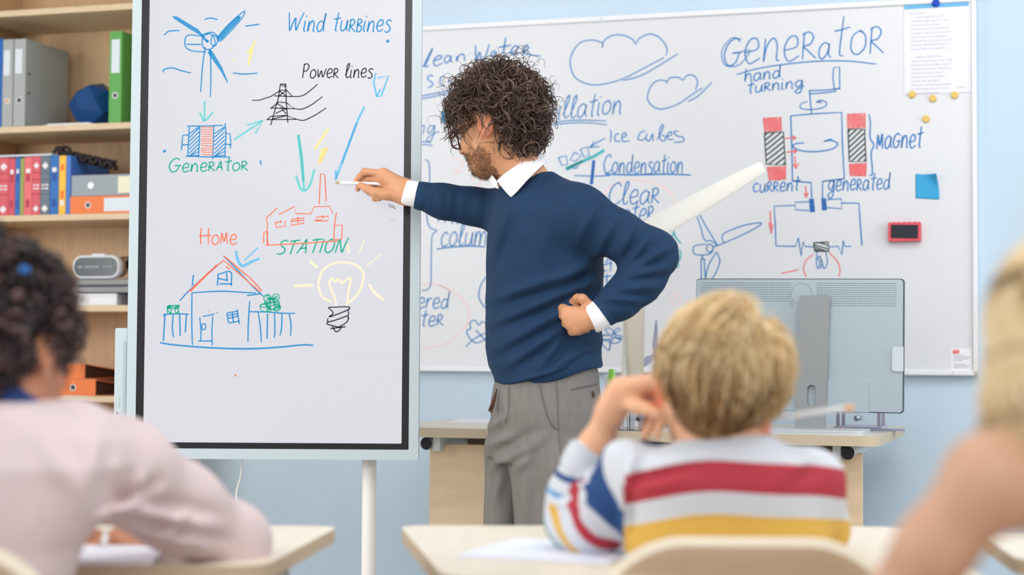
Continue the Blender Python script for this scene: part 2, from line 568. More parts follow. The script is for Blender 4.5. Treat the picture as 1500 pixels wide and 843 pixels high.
class Solid:
    def __init__(self, h, k=0.02):
        self.h, self.k, self.ops, self.post = h, k, [], None

    def cone(self, a, b, ra, rb, k=None, sub=False):
        a, b = np.asarray(a, float), np.asarray(b, float)
        ba = b - a
        L2 = float(ba @ ba) + 1e-12
        r = max(ra, rb)

        def fn(P):
            pa = P - a
            t = np.clip(pa @ ba / L2, 0, 1)
            return np.linalg.norm(pa - t[:, None] * ba, axis=1) - (ra + t * (rb - ra))
        self.ops.append((fn, self.k if k is None else k, sub, np.minimum(a, b) - r, np.maximum(a, b) + r))
        return self

    def chain(self, pts, k=None):
        """pts: (point, radius) list"""
        for (a, ra), (b, rb) in zip(pts[:-1], pts[1:]):
            self.cone(a, b, ra, rb, k)
        return self

    def ell(self, c, r, R=None, k=None, sub=False):
        c, r = np.asarray(c, float), np.asarray(r, float)
        R = np.eye(3) if R is None else np.asarray(R, float)

        def fn(P):
            q = (P - c) @ R
            k0 = np.linalg.norm(q / r, axis=1)
            k1 = np.linalg.norm(q / (r * r), axis=1) + 1e-9
            return k0 * (k0 - 1) / k1
        m = r.max()
        self.ops.append((fn, self.k if k is None else k, sub, c - m, c + m))
        return self

    def loft(self, lv, k=None, e=2.3):
        """stacked superelliptic sections (z, cx, cy, rx, ry)"""
        A = np.array(sorted(lv), float)

        def fn(P):
            z = P[:, 2]
            cx, cy, rx, ry = (np.interp(z, A[:, 0], A[:, i]) for i in (1, 2, 3, 4))
            u, v = np.abs(P[:, 0] - cx) / rx, np.abs(P[:, 1] - cy) / ry
            d = ((u ** e + v ** e + 1e-12) ** (1 / e) - 1) * np.minimum(rx, ry)
            return np.maximum(d, np.maximum(z - A[-1, 0], A[0, 0] - z))
        lo = np.array([(A[:, 1] - A[:, 3]).min(), (A[:, 2] - A[:, 4]).min(), A[0, 0]])
        hi = np.array([(A[:, 1] + A[:, 3]).max(), (A[:, 2] + A[:, 4]).max(), A[-1, 0]])
        self.ops.append((fn, self.k if k is None else k, False, lo, hi))
        return self

    def half(self, o, n, k=0.008):
        """cut away the side n points to"""
        o, n = np.asarray(o, float), np.asarray(n, float)
        n = n / np.linalg.norm(n)
        self.ops.append((lambda P: -((P - o) @ n), k, True, None, None))
        return self

    def _fold(self, P, use=None):
        d = None
        for i, (fn, k, sub, lo, hi) in enumerate(self.ops):
            if use is not None and not use[i]:
                continue
            if sub:
                if d is not None:
                    d = -smin(-d, fn(P), k)
            else:
                q = fn(P)
                d = q if d is None else smin(d, q, k)
        if d is None:
            d = np.full(len(P), 1.0)
        return self.post(P, d) if self.post else d

    def mesh(self):
        h, B = self.h, 10
        lo = np.min([o[3] for o in self.ops if o[3] is not None and not o[2]], axis=0) - 4 * h
        hi = np.max([o[4] for o in self.ops if o[4] is not None and not o[2]], axis=0) + 4 * h
        nb = np.ceil((hi - lo) / (B * h)).astype(int)
        N = nb * B + 1
        G = np.ones(N, np.float32)
        bi = np.stack(np.meshgrid(*[np.arange(n) for n in nb], indexing='ij'), -1).reshape(-1, 3)
        C = lo + (bi + 0.5) * B * h
        D = np.stack([o[0](C) for o in self.ops])
        full = self._fold(C)
        hd = B * h * 0.87
        G[:-1, :-1, :-1] = np.repeat(np.repeat(np.repeat(full.reshape(nb), B, 0), B, 1), B, 2)
        act = np.nonzero(np.abs(full) < hd * 1.5 + 0.02)[0]
        off = np.stack(np.meshgrid(*[np.arange(B + 1)] * 3, indexing='ij'), -1).reshape(-1, 3)
        pos = np.array([not o[2] for o in self.ops])
        ks = np.array([o[1] for o in self.ops])
        for b in act:
            dm = D[pos, b].min()
            use = np.where(pos, D[:, b] < dm + 2.6 * hd + ks, D[:, b] < 1.6 * hd + ks)
            P = lo + (bi[b] * B + off) * h
            i, j, k = bi[b] * B
            G[i:i + B + 1, j:j + B + 1, k:k + B + 1] = self._fold(P, use).reshape(B + 1, B + 1, B + 1)
        S = G < 0
        cnt = np.zeros(N - 1, np.int8)
        for dx in (0, 1):
            for dy in (0, 1):
                for dz in (0, 1):
                    cnt += S[dx:N[0] - 1 + dx, dy:N[1] - 1 + dy, dz:N[2] - 1 + dz]
        cells = np.argwhere((cnt > 0) & (cnt < 8))
        idx = np.full(N - 1, -1, np.int32)
        idx[tuple(cells.T)] = np.arange(len(cells))
        corners = np.array([(a, b, c) for a in (0, 1) for b in (0, 1) for c in (0, 1)])
        vals = np.stack([G[tuple((cells + c).T)] for c in corners], 1)
        acc, num = np.zeros((len(cells), 3)), np.zeros(len(cells))
        for a in range(8):
            for b in range(a + 1, 8):
                if np.abs(corners[a] - corners[b]).sum() == 1:
                    va, vb = vals[:, a], vals[:, b]
                    m = (va < 0) != (vb < 0)
                    t = np.where(m, va / np.where(m, va - vb, 1), 0)
                    acc += m[:, None] * (corners[a] + t[:, None] * (corners[b] - corners[a]))
                    num += m
        V = lo + (cells + acc / num[:, None]) * h
        Fs = []
        for ax in range(3):
            sl0 = [slice(0, n) for n in N]
            sl1 = [slice(0, n) for n in N]
            sl0[ax], sl1[ax] = slice(0, N[ax] - 1), slice(1, N[ax])
            s0, s1 = S[tuple(sl0)], S[tuple(sl1)]
            E = np.argwhere(s0 != s1)
            o1, o2 = (ax + 1) % 3, (ax + 2) % 3
            ok = (E[:, o1] > 0) & (E[:, o2] > 0) & (E[:, o1] < N[o1] - 1) & (E[:, o2] < N[o2] - 1)
            E = E[ok]
            ins = s0[tuple(E.T)]
            q = []
            for (d1, d2) in ((-1, -1), (0, -1), (0, 0), (-1, 0)):
                c = E.copy()
                c[:, o1] += d1
                c[:, o2] += d2
                q.append(idx[tuple(c.T)])
            q = np.stack(q, 1)
            q[~ins] = q[~ins][:, ::-1]
            Fs.append(q)
        Fc = np.concatenate(Fs)
        Fc = Fc[(Fc >= 0).all(1)]
        return V, Fc

    def build(self, name, m, parent=None, mi=None, relax=1):
        V, Fc = self.mesh()
        for _ in range(relax):
            S, c = np.zeros_like(V), np.zeros(len(V))
            for a in range(4):
                b = (a + 1) % 4
                np.add.at(S, Fc[:, a], V[Fc[:, b]])
                np.add.at(S, Fc[:, b], V[Fc[:, a]])
                np.add.at(c, Fc[:, a], 1)
                np.add.at(c, Fc[:, b], 1)
            V = V * 0.5 + 0.5 * S / np.maximum(c, 1)[:, None]
        ids = None
        if mi is not None:
            ids = mi(V[Fc].mean(1))
        return raw(name, V, Fc, m, parent, smooth=True, ang=None, mi=ids)


def proj(P):
    q = P - CAM
    z = q @ _F
    return CX + F_PX * (q @ _R) / z, CY - F_PX * (q @ _U) / z


def folds(lst, ymax=None):
    """cloth creases: each (x0,y0,x1,y1, width, height in metres) raises (or sinks) a soft ridge on the near side"""
    def fn(P, d):
        X, Y = proj(P)
        add = np.zeros(len(P))
        for (x0, y0, x1, y1, w, a) in lst:
            bx, by = x1 - x0, y1 - y0
            t = np.clip(((X - x0) * bx + (Y - y0) * by) / (bx * bx + by * by), 0, 1)
            q = ((X - x0 - t * bx) ** 2 + (Y - y0 - t * by) ** 2) / (w * w)
            L = math.hypot(bx, by)
            sd = ((X - x0) * by - (Y - y0) * bx) / L
            g2 = np.exp(-((sd - 1.7 * w) ** 2 + np.maximum(0, q * w * w - sd * sd)) / (w * w))
            add += 1.35 * a * (np.exp(-q) - .6 * g2) * np.sin(np.pi * np.clip(0.12 + 0.8 * t, 0, 1))
        if ymax is not None:
            add = add * (1 / (1 + np.exp((P[:, 1] - ymax) / 0.02)))
        return d - add
    return fn


# ------------------------------------------------------------------ hair
def strands(name, parent, paths, rad, mats, mi, sides=3):
    """paths (n, k, 3) -> one mesh of thin tapered tubes"""
    n, k, _ = paths.shape
    T = np.gradient(paths, axis=1)
    T /= np.linalg.norm(T, axis=2, keepdims=True) + 1e-9
    ref = np.zeros_like(T)
    ref[..., 2] = 1
    ref[np.abs(T[..., 2]) > 0.9] = (1, 0, 0)
    A = np.cross(T, ref)
    A /= np.linalg.norm(A, axis=2, keepdims=True) + 1e-9
    Bv = np.cross(T, A)
    r = rad[:, None] * np.interp(np.linspace(0, 1, k), [0, 0.15, 0.7, 1], [0.8, 1, 0.85, 0.15])[None]
    rings = []
    for s in range(sides):
        a = 2 * math.pi * s / sides
        rings.append(paths + r[..., None] * (math.cos(a) * A + math.sin(a) * Bv))
    V = np.stack(rings, 2).reshape(-1, 3)
    base = (np.arange(n)[:, None, None] * k + np.arange(k - 1)[None, :, None]) * sides
    s = np.arange(sides)[None, None]
    s2 = (s + 1) % sides
    Fc = np.stack([base + s, base + s2, base + sides + s2, base + sides + s], -1).reshape(-1, 4)
    ids = np.repeat(mi, (k - 1) * sides)
    return raw(name, V, Fc, mats, parent, smooth=True, ang=None, mi=ids)


def frame(fwd, roll=0.0):
    """3x3 with columns right, forward, up for a figure looking along fwd"""
    f = np.asarray(fwd, float)
    f = f / np.linalg.norm(f)
    r = np.cross(f, (0, 0, 1.0))
    r /= np.linalg.norm(r)
    u = np.cross(r, f)
    c, s = math.cos(roll), math.sin(roll)
    return np.stack([r * c + u * s, f, u * c - r * s], 1)


def add_head(S, c, R, s=1.0, ears=True, neck_to=None, neck_r=0.055, child=False):
    """head with brow, nose, lips, chin and ears; c is the middle of the skull at ear height"""
    def L(x, y, z):
        return c + R @ (np.array([x, y, z]) * s)
    j = 0.9 if child else 1.0
    S.ell(L(0, -.012, .04), np.array([.076, .096, .086]) * s, R, k=.02)
    S.ell(L(0, .03, -.03), np.array([.062 * (1.06 if child else 1), .066, .082 * j]) * s, R, k=.04)
    S.ell(L(0, .062, -.092 * j), np.array([.030, .022, .020]) * s, R, k=.04 * s)
    S.cone(L(-.058, -.005, -.04), L(-.022, .062, -.09 * j), .016 * s, .014 * s, k=.03)
    S.cone(L(.058, -.005, -.04), L(.022, .062, -.09 * j), .016 * s, .014 * s, k=.03)
    S.cone(L(-.034, .078, .022), L(.034, .078, .022), .012 * s, .012 * s, k=.025)
    S.cone(L(0, .092, .008), L(0, .110, -.028), .008 * s, .0115 * s, k=.014)
    S.cone(L(-.011, .098, -.031), L(.011, .098, -.031), .008 * s, .008 * s, k=.010)
    S.ell(L(-.038, .066, -.03), np.array([.022, .018, .018]) * s, R, k=.03)
    S.ell(L(.038, .066, -.03), np.array([.022, .018, .018]) * s, R, k=.03)
    for sx in (-1, 1):
        S.ell(L(sx * .033, .094, .004), np.array([.015, .012, .010]) * s, R, k=.012, sub=True)
    S.cone(L(-.017, .089, -.058 * j), L(.017, .089, -.058 * j), .0065 * s, .0065 * s, k=.01)
    S.cone(L(-.014, .088, -.069 * j), L(.014, .088, -.069 * j), .0075 * s, .0075 * s, k=.008)
    if ears:
        for sx in (-1, 1):
            S.ell(L(sx * (.086 if child else .080), -.014, -.004), np.array([.010, .021, .033]) * s, R, k=.010)
            S.ell(L(sx * (.094 if child else .086), -.008, .0), np.array([.007, .010, .018]) * s, R, k=.006, sub=True)
            S.ell(L(sx * .076, -.004, -.030), np.array([.009, .010, .010]) * s, R, k=.01)
    if neck_to is not None:
        S.cone(L(0, -.022, -.04), neck_to, neck_r, neck_r * 1.12, k=.035)
    return L


def add_eyes(L, R, s, parent, lash=True):
    for sx in (-1, 1):
        m = MB()
        c = L(sx * .033, .0815, .004)
        m.ball(c, .0125 * s, 14)
        e = m.build('eyeball', mat('eye_white', (236, 232, 226), .25), parent)
        m = MB()
        c2 = L(sx * .033, .0925, .003)
        m.ball(c2, (.0055 * s,) * 3, 12)
        m.build('iris', mat('iris_brown', (62, 38, 24), .2), e)
        m = MB()
        m.tube([L(sx * .014, .096, .024), L(sx * .03, .095, .030), L(sx * .05, .082, .024)], [.003 * s, .0045 * s, .002 * s], 6)
        m.build('eyebrow', mat('brow_hair', (58, 42, 34), .8), parent)


def finger(S, pts, r0, r1, k=.006):
    n = len(pts) - 1
    S.chain([(p, r0 + (r1 - r0) * i / n) for i, p in enumerate(pts)], k)


# ------------------------------------------------------------------ the room
AW = math.radians(-17.1)
OW = np.array([1.477, 5.43, 0.0])
MWALL = Matrix.Translation(Vector(OW)) @ Matrix.Rotation(AW, 4, 'Z')
NW = np.array([math.sin(AW), -math.cos(AW), 0.0])         # out of the back wall, into the room
TW = np.array([math.cos(AW), math.sin(AW), 0.0])
WOOD = mat('beech_veneer', (204, 170, 132), .5, noise=.12, nscale=9, stretch=(9, 9, .8))
WOOD_EDGE = mat('beech_edge', (214, 190, 156), .5, noise=.08, nscale=14, stretch=(1, 6, 6))
WALLP = mat('blue_wall_paint', (196, 215, 230), .85, noise=.03, nscale=3)
WHITE = mat('white_enamel', (233, 234, 236), .35)
STEEL = mat('light_grey_steel', (205, 210, 214), .4, metal=.3)
DARK = mat('black_plastic', (26, 26, 30), .4)

o = MB(MWALL).box(-4.2, 3.2, .034, .16, 0, 3.0).build('wall_back', WALLP)
tag(o, kind='structure')
o = MB(MWALL).box(-4.2, 3.2, .022, .0335, 0.001, .08, .004).build('baseboard_back', WHITE)
tag(o, kind='structure')
o = MB().box(-4.5, 5, -1.0, 7.2, -.08, 0).build('floor', mat('floor_vinyl', (196, 190, 182), .45, noise=.06, nscale=6))
tag(o, kind='structure')

# ------------------------------------------------------------------ whiteboard on the back wall
WB = empty('whiteboard', MWALL @ Vector((-1.2, .034, .985)), 'wide white magnetic board with blue marker writing on the blue wall', 'whiteboard', AW)
BZ0, BZ1, BX0 = .985, 2.187, -2.4
MB(MWALL).box(BX0, 0, .002, .030, BZ0, BZ1).build('writing_surface', mat('board_enamel', (219, 221, 225), .32, noise=.015, nscale=2), WB)
ALU = mat('board_frame', (232, 233, 236), .35)
m = MB(MWALL)
m.box(BX0 - .006, .006, -.008, .033, BZ0 - .008, BZ0 + .010, .003)
m.box(BX0 - .006, .006, -.008, .033, BZ1 - .010, BZ1 + .008, .003)
m.box(BX0 - .006, BX0 + .010, -.008, .033, BZ0 - .008, BZ1 + .008, .003)
m.box(-.010, .006, -.008, .033, BZ0 - .008, BZ1 + .008, .003)
m.build('frame', ALU, WB)
for (px, py) in ((881, 24), (966, 541), (1397, 547)):
    p = np.array(MWALL.inverted() @ Vector(on_plane(px, py, OW - NW * -.008, NW)))
    m = MB(MWALL).lathe([(0, -.0115), (.003, -.011), (.003, -.006)], (p[0], 0, BZ1 if py < 100 else BZ0), 10, 'y')
    m.build('frame_screw', STEEL, WB)
BLUE = mat('marker_blue', (38, 124, 192), .5)
BLUE2 = mat('marker_deep_blue', (32, 100, 176), .5)
TEAL = mat('marker_teal', (62, 178, 186), .5)
RED = mat('marker_red', (240, 110, 112), .5)
PALE = mat('marker_rubbed_red', (240, 208, 206), .5)
BLACK = mat('marker_black', (44, 60, 58), .5)


def wink(lift=.0006):
    return Ink(OW - NW * .002, NW, lift)


r1, r2, r3, r4, r5 = (600, 0, 3.409), (600, 180, 3.409), (600, 380, 3.409), (1020, 0, 3.123), (1000, 180, 3.123)
I1, I2, I3, I4 = (600, 0, 6.818), (800, 120, 5.618), (860, 230, 4.4375), (610, 130, 7.66)
k = wink()
# clean water scheme on the left of the board
k.lines('20,505 -30,490 -70,570 -50,670 40,665', 2.4, tf=I1)
k.lines('100,664 160,640 230,480 150,640 170,668 190,650|230,610 300,590 320,560 280,560 240,610 260,660 330,630|410,560 370,560 345,600 370,630 400,600 415,560 412,610 430,620|470,560 470,612 490,560 530,540 545,560 550,612', 2.4, tf=I1)
k.lines('660,455 660,560 665,610 700,520 720,610 770,530 795,440|850,500 810,540 830,570 860,520 870,560|960,375 945,470 935,560|890,475 950,462 1015,452', 2.6, tf=I1)
k.lines('985,530 1060,510 1085,470 1050,460 1015,510 1030,550 1100,530|1140,470 1135,560|1120,490 1160,455 1190,475 1150,515 1130,520 1200,545 1310,562', 2.4, tf=I1)
k.lines('240,760 200,755 180,790 230,830 220,860 180,880|350,750 310,780 310,840 350,860|400,790 420,850', 2.2, tf=I1)
k.lines('52,482 90,474 150,462 220,450|50,497 130,480 210,462', 2.2, tf=r1)
k.lines('40,430 90,415 70,510|205,418 150,420 125,480 150,500 190,440 205,418 190,520 150,595 115,580 150,530 255,478', 2.0, tf=I4)
k.lines('45,598 100,596 165,603|45,630 120,628 180,643', 1.8, tf=I4)
k.lines('60,300 75,310 80,330 65,350', 1.8, tf=(600, 180, 3.409))
k.lines('78,183 96,200 100,260 98,330', 2, tf=r2)
k.lines('90,430 86,470 100,520 138,540|135,540 112,570 108,680 106,800 90,832 60,838', 2, tf=r2)
k.text('min', (640, 324), (690, 330), 24, 2.2)
k.text('columns', (644, 361), (738, 358), 34, 2.2)
k.lines('135,632 200,622 300,616 378,620', 2.6, tf=r2)
k.text('ltered', (592, 452), (656, 452), 25, 2.3)
k.text('^W^ate^R', (588, 479), (648, 478), 24, 2.3)
k.lines('400,70 360,120 345,180 360,220 390,255', 2.2, tf=r3)
k.lines('380,320 360,312 345,330 325,305 300,320 305,345 285,360 300,395 330,418 360,410 385,395|330,355 385,410|280,438 320,400 390,362', 2, tf=r3)
k.text('illation', (816, 175), (909, 166), 33, 2.2)
k.lines('20,235 95,225|60,120 45,200', 2, tf=I2)
k.lines('60,335 180,320 320,316 495,322|40,357 150,343 330,336 502,354', 1.9, tf=I2)
k.lines('530,395 535,440 528,495|600,425 570,440 570,485 610,490|620,465 660,440 650,420 625,440 630,490 690,485', 2.1, tf=I2)
k.lines('815,405 775,420 755,470 790,480 820,460|830,425 822,470 850,485 875,430 880,490|908,478 935,440 965,370 950,357 930,430 945,480 975,485 980,450 950,440|990,455 1030,435 1025,410 995,440 1010,475 1050,470|1090,405 1050,410 1070,440 1130,460 1125,490 1050,500', 2.1, tf=I2)
k.lines('485,463 420,500 355,540|395,490 375,520 355,542|355,542 400,535 440,532', 2, tf=I2)
for q in ('100,625 165,608 178,680 130,690 100,625', '232,580 290,610 240,655 198,640 232,580', '280,556 342,535 355,610 312,620 280,556'):
    k.lines(q, 1.9, False, tf=I2)
k.lines('215,705 240,715 265,690', 1.8, tf=I2)
k.text('Condensation', (883, 254), (1000, 253), 27, 2.2, .05)
k.lines('485,760 700,766 1000,760 1190,768', 2.8, tf=I2)
k.lines('228,772 400,776 525,772', 2, tf=I2)
k.text('Clea^R', (889, 301), (964, 298), 33, 2.3)
k.text('^Wate^R', (893, 328), (956, 324), 31, 2.3)
k.lines('150,650 155,700 150,745|120,690 140,660|100,705 160,690|100,740 130,740', 2.2, tf=I3)
k.lines('130,760 128,810 138,850|105,780 160,775|165,815 190,790 180,775 160,810 190,845', 2.2, tf=I3)
# the drawing of a flower
k.lines('975,350 1000,380 1025,372 1000,345 975,350|1000,380 960,385 975,408 1005,395|1025,372 1050,352 1035,345 1015,368|1028,378 1060,385 1045,398 1020,390|1000,395 1010,420 1045,415 1050,395 1022,392|1008,375 1022,368 1030,385 1012,392 1005,380', 1.7, tf=(600, 380, 3.409))
k.lines('955,405 985,400 1000,425 995,455 960,425 955,405|995,455 1005,420 1018,392|945,378 990,380|1040,398 1080,408', 1.7, tf=(600, 380, 3.409))
# clouds
k.lines('962,240 960,215 910,200 850,215 810,270 803,330 830,390 900,422 970,420 1070,392 1180,335 1270,288|964,235 970,205 1010,178 1060,175 1110,195 1130,222|1132,215 1150,190 1200,170 1250,190 1285,240 1280,278|1065,403 1150,380 1250,325 1340,268', 2, tf=r1)
k.lines('1285,418 1280,405 1240,402 1205,430 1188,480 1195,510 1225,538 1270,544 1340,520 1400,480 1462,438|1285,410 1300,390 1340,386 1365,402|1366,400 1385,378 1415,376 1438,405 1428,450|1390,508 1440,480 1510,410', 2, tf=r1)
# hand generator
k.text('^Gene^R^ato^R', (1058, 96), (1292, 78), 58, 2.4, .06)
k.lines('183,342 300,310 500,284 680,279 822,293', 2.2, tf=r4)
k.lines('208,180 160,175 118,230 125,290 160,305 205,290 245,230 180,245', 1.8, tf=r4)
k.text('hand', (1090, 120), (1143, 114), 19, 2.4, .04)
k.text('tu^Rning', (1094, 137), (1176, 128), 18, 2.4, .04)
k.lines('628,310 625,360 632,412 656,408 655,306 628,310|515,415 600,412 655,405|515,430 580,425 640,418|518,412 522,470 528,522', 2.2, False, tf=r4)
k.lines('508,465 480,475 478,495 520,502 580,492 597,472 575,460 548,467|548,467 570,458|548,467 575,470', 2, tf=r4)
k.lines('432,530 437,680 440,830 525,836|432,530 550,520 665,515 668,650 677,818 577,830', 2.4, False, tf=r4)
k.lines('493,655 455,658 443,672 480,690 550,694 620,682 647,660 620,643 583,648|583,648 612,638 622,642', 2.4, tf=r4)
k.lines('790,522 796,560 795,630 812,664 800,700 805,770 803,800 792,804', 2.4, tf=r4)
k.text('^Ma^Gnet', (1283, 219), (1350, 216), 31, 2.6, .06)
k.text('cu^R^Rent', (1102, 282), (1170, 279), 21, 2.3, .06)
k.text('gene^Rated', (1212, 280), (1303, 278), 25, 2.3, .06)
k.lines('500,265 588,275 590,345|740,256 640,268 640,345', 2.4, False, tf=r5)
k.lines('578,362 515,364 516,398 578,402|660,352 726,348 728,394 660,388', 2, False, tf=r5)
k.lines('515,378 418,382 424,470 427,564 515,566 528,526 543,610 552,545 560,566 600,568|728,368 806,368 812,450 820,562', 2.4, False, tf=r5)
k.lines('670,568 712,566 728,604 735,540 742,566 772,566', 2.2, False, tf=r5)
k.lines('614,590 612,640 620,668 628,640 618,620 628,612 640,650 648,668 662,640 655,590|628,612 638,640 630,668', 1.9, tf=r5)
# wind turbine drawing
k.lines('60,415 80,470 100,535 130,540 160,562|72,410 110,480 160,562', 2, tf=r5)
k.lines('160,562 190,550 280,510 362,462 300,465 210,495 180,520 190,552', 2, tf=r5)
k.lines('155,590 120,650 104,715|158,595 170,635 150,690 130,718', 2, tf=r5)
k.lines('108,555 60,562 47,580 60,603 110,604 135,590 138,565 120,556 108,575 120,592 136,585|136,570 160,562|90,605 90,622|82,622 104,626|84,624 86,716|98,624 104,716', 2, tf=r5)
k.pool(BLUE, WB)
k = wink(.0009)
k.fill('578,348 600,347 606,408 582,410', tf=r5).fill('634,346 655,345 661,400 637,402', tf=r5)
k.line('392,645 385,720 372,845', 5.5, False, tf=I2)
k.pool(BLUE2, WB)
k = wink(.0012)
k.line('478,562 400,610 300,655 160,715', 5, False, tf=I2).line('300,650 170,722', 5, False, tf=I2)
k.lines('560,470 575,520 610,562|545,530 560,500 575,520|600,600 610,640 598,680|565,720 590,715 592,690', 2.6, tf=I3)
k.pool(TEAL, WB)
k = wink(.0012)
for q in (((307, 542), (388, 537), (390, 597), (312, 602)), ((325, 766), (410, 763), (408, 820), (333, 826)),
          ((692, 523), (773, 520), (773, 582), (692, 586)), ((700, 752), (778, 748), (776, 805), (704, 804))):
    k.hatch(q, 9, 3.0, .5, tf=r4)
    k.line([*q, q[0]], 1.8, False, tf=r4)
k.lines('405,634 456,630|440,622 457,630 442,640|413,696 460,692|446,684 461,692 447,702|450,715 455,770|443,750 455,772 467,748', 2.2, False, tf=r4)
k.lines('562,288 566,342|556,322 566,344 573,320|400,405 405,507|395,458 406,508 414,465', 2.2, False, tf=r5)
k.lines('600,600 565,630 553,670 566,706|670,595 705,630 720,670 714,704|450,690 530,672', 1.8, tf=r5)
k.pool(RED, WB)
k = wink(.0012)
for q in (((312, 608), (398, 604), (408, 756), (320, 752)), ((694, 592), (770, 590), (776, 740), (700, 740))):
    k.line([*q, q[0]], 2.2, False, tf=r4)
    k.hatch(q, 9, 2.6, .45, tf=r4)
q = ((600, 550), (666, 546), (670, 588), (604, 588))
k.line([*q, q[0]], 2.4, False, tf=r5)
k.lines('602,560 668,578|602,570 660,588|604,580 640,589|630,550 668,562', 2, False, tf=r5)
k.pool(BLACK, WB)
k = wink(.0003)
k.lines('205,180 250,185 262,215 225,250 265,245|300,180 290,230 320,240|310,270 345,335 360,260 390,290', 2.6, tf=r2)
k.lines('960,385 1000,320 1080,285 1150,285 1190,298|1195,292 1260,315 1310,360 1332,410', 2.4, tf=r2)
k.lines('55,128 110,122 160,135 205,156|150,130 240,180 290,240 298,290 270,350 200,410 120,440 55,442', 2.4, tf=r3)
k.lines('1300,180 1295,210 1320,230 1350,215 1355,185 1330,165 1305,180|1315,210 1330,190 1340,210', 1.6, tf=r3)
k.pool(PALE, WB)

emit(WB, [('science_word', 600, 105, 700, 150), ('clean_water_title', 600, 40, 800, 105), ('condensation_writing', 880, 225, 1010, 262), ('ice_cubes_arrow', 860, 190, 887, 220), ('ice_cubes_writing', 888, 185, 1010, 225), ('ice_cubes_sketch', 815, 188, 900, 330),
          ('distillation_writing', 800, 130, 925, 192), ('cloud_sketch', 830, 40, 938, 140), ('cloud_sketch', 939, 85, 1045, 165), ('cloud_sketch', 938, 40, 1010, 140), ('clear_water_writing', 880, 262, 1000, 340),
          ('word_ending', 600, 160, 640, 215), ('bracket_mark', 600, 216, 625, 440), ('steps_writing', 626, 300, 700, 335), ('column_writing', 625, 320, 745, 372), ('filtered_water_writing', 590, 415, 695, 520), ('small_cloud_sketch', 680, 380, 745, 520),
          ('flower_sketch', 870, 470, 925, 520), ('generator_title', 1050, 40, 1300, 112), ('hand_turning_writing', 1085, 100, 1180, 140), ('magnet_writing', 1281, 190, 1360, 230),
          ('current_writing', 1098, 262, 1176, 290), ('generated_writing', 1206, 262, 1310, 292), ('lamp_circuit_sketch', 1115, 288, 1275, 412), ('generator_diagram', 1110, 95, 1282, 300),
          ('turbine_sketch', 1005, 305, 1120, 420), ('notes_writing', 870, 340, 1010, 440)], 'faint_marker_trace')

# ------------------------------------------------------------------ things on the board
def bpt(px, py, off=.0):
    """pixel on the board face -> local wall frame"""
    p = MWALL.inverted() @ Vector(on_plane(px, py, OW + NW * (off - .002), NW))
    return p


# letter sheet
a, b = bpt(1325, 8), bpt(1421, 138)
c = ((a.x + b.x) / 2, .0015, b.z)
SH = empty('letter_sheet', MWALL @ Vector(c), 'printed white letter with a blue band at its top, pinned high on the whiteboard', 'paper', AW)
x0, x1 = bpt(1324, 8).x, bpt(1422, 8).x
zt, zb = bpt(1372, -6).z, bpt(1372, 137).z
MB(MWALL).box(x0, x1, -.0006, .0008, zb, zt).build('sheet', mat('print_paper', (232, 232, 242), .7), SH)
ik = Ink(OW - NW * .002, NW, .0031)
ik.fill([(1324.5, 14), (1419, 8.5), (1419, 1), (1324.5, 6)])
ik.build('blue_band', mat('print_blue', (110, 180, 222), .7), SH)


def put_text(name, lines, origin, dx, dz, size, m, parent, right=False):
    V, Fc = [], []
    for i, s in enumerate(lines):
        cu = bpy.data.curves.new('t', 'FONT')
        cu.body, cu.size, cu.resolution_u = s, size, 1
        cu.align_x = 'RIGHT' if right else 'LEFT'
        tmp = bpy.data.objects.new('t', cu)
        COL.objects.link(tmp)
        dg = bpy.context.evaluated_depsgraph_get()
        me = bpy.data.meshes.new_from_object(tmp.evaluated_get(dg))
        bb = len(V)
        for v in me.vertices:
            V.append(np.asarray(origin) + np.asarray(dx) * v.co.x + np.asarray(dz) * (v.co.y - i * size * 1.55))
        for p in me.polygons:
            Fc.append(tuple(bb + q for q in p.vertices))
        bpy.data.objects.remove(tmp)
        bpy.data.curves.remove(cu)
        bpy.data.meshes.remove(me)
    return raw(name, V, Fc, m, parent, smooth=False)


tdir = TW * 1.0
udir = np.array([0, 0, 1.0])
po = on_plane(1334, 21, OW - NW * .0, NW) + NW * .0008
PRINT = mat('print_grey', (150, 150, 166), .8)
put_text('printed_text', ['Dear teacher!', '       Lorem ipsum dolor sit amet', 'consectetur adipiscing elit, ut vitae', 'risus sit amet eros efficitur', 'consequat. Sed leo sem, bibendum a', 'porta eget, commodo eu nisi. Integer', 'ornare commodo dui. Interdum et', 'malesuada fames ac ante ipsum primis',
                          'in faucibus. Phasellus id mi quis felis', 'molestie dictum et sit amet libero.', '', '       Mauris ac diam vel risus', 'accumsan pharetra eget ut nunc. Nulla', 'bibendum nibh porta ligula congue, et', 'euismod nisl fermentum. Nulla tortor',
                          'ex, pharetra sit amet lectus id,', 'interdum ornare libero. Mauris', 'tincidunt, velit eget blandit', 'ullamcorper, velit felis egestas magna,', 'ut condimentum urna justo sed mi.', 'Morbi at accumsan neque.'], po, tdir, udir, .0084, PRINT, SH)
put_text('printed_date', ['07/10/2020'], on_plane(1414, 129, OW, NW) + NW * .0008, tdir, udir, .0068, PRINT, SH, True)
p = bpt(1371, 5)
MG = empty('round_magnet', MWALL @ Vector((p.x, .0006, p.z)), 'domed blue magnet holding the top edge of the printed letter', 'magnet', AW)
m = MB(MWALL).lathe([(0, -.016), (.008, -.0145), (.0125, -.010), (.0135, -.004), (.0125, 0)], (p.x, .001, p.z), 20, 'y')
m.build('magnet_dome', mat('blue_plastic', (22, 74, 190), .2), MG)
YEL = mat('yellow_plastic', (226, 190, 92), .4)
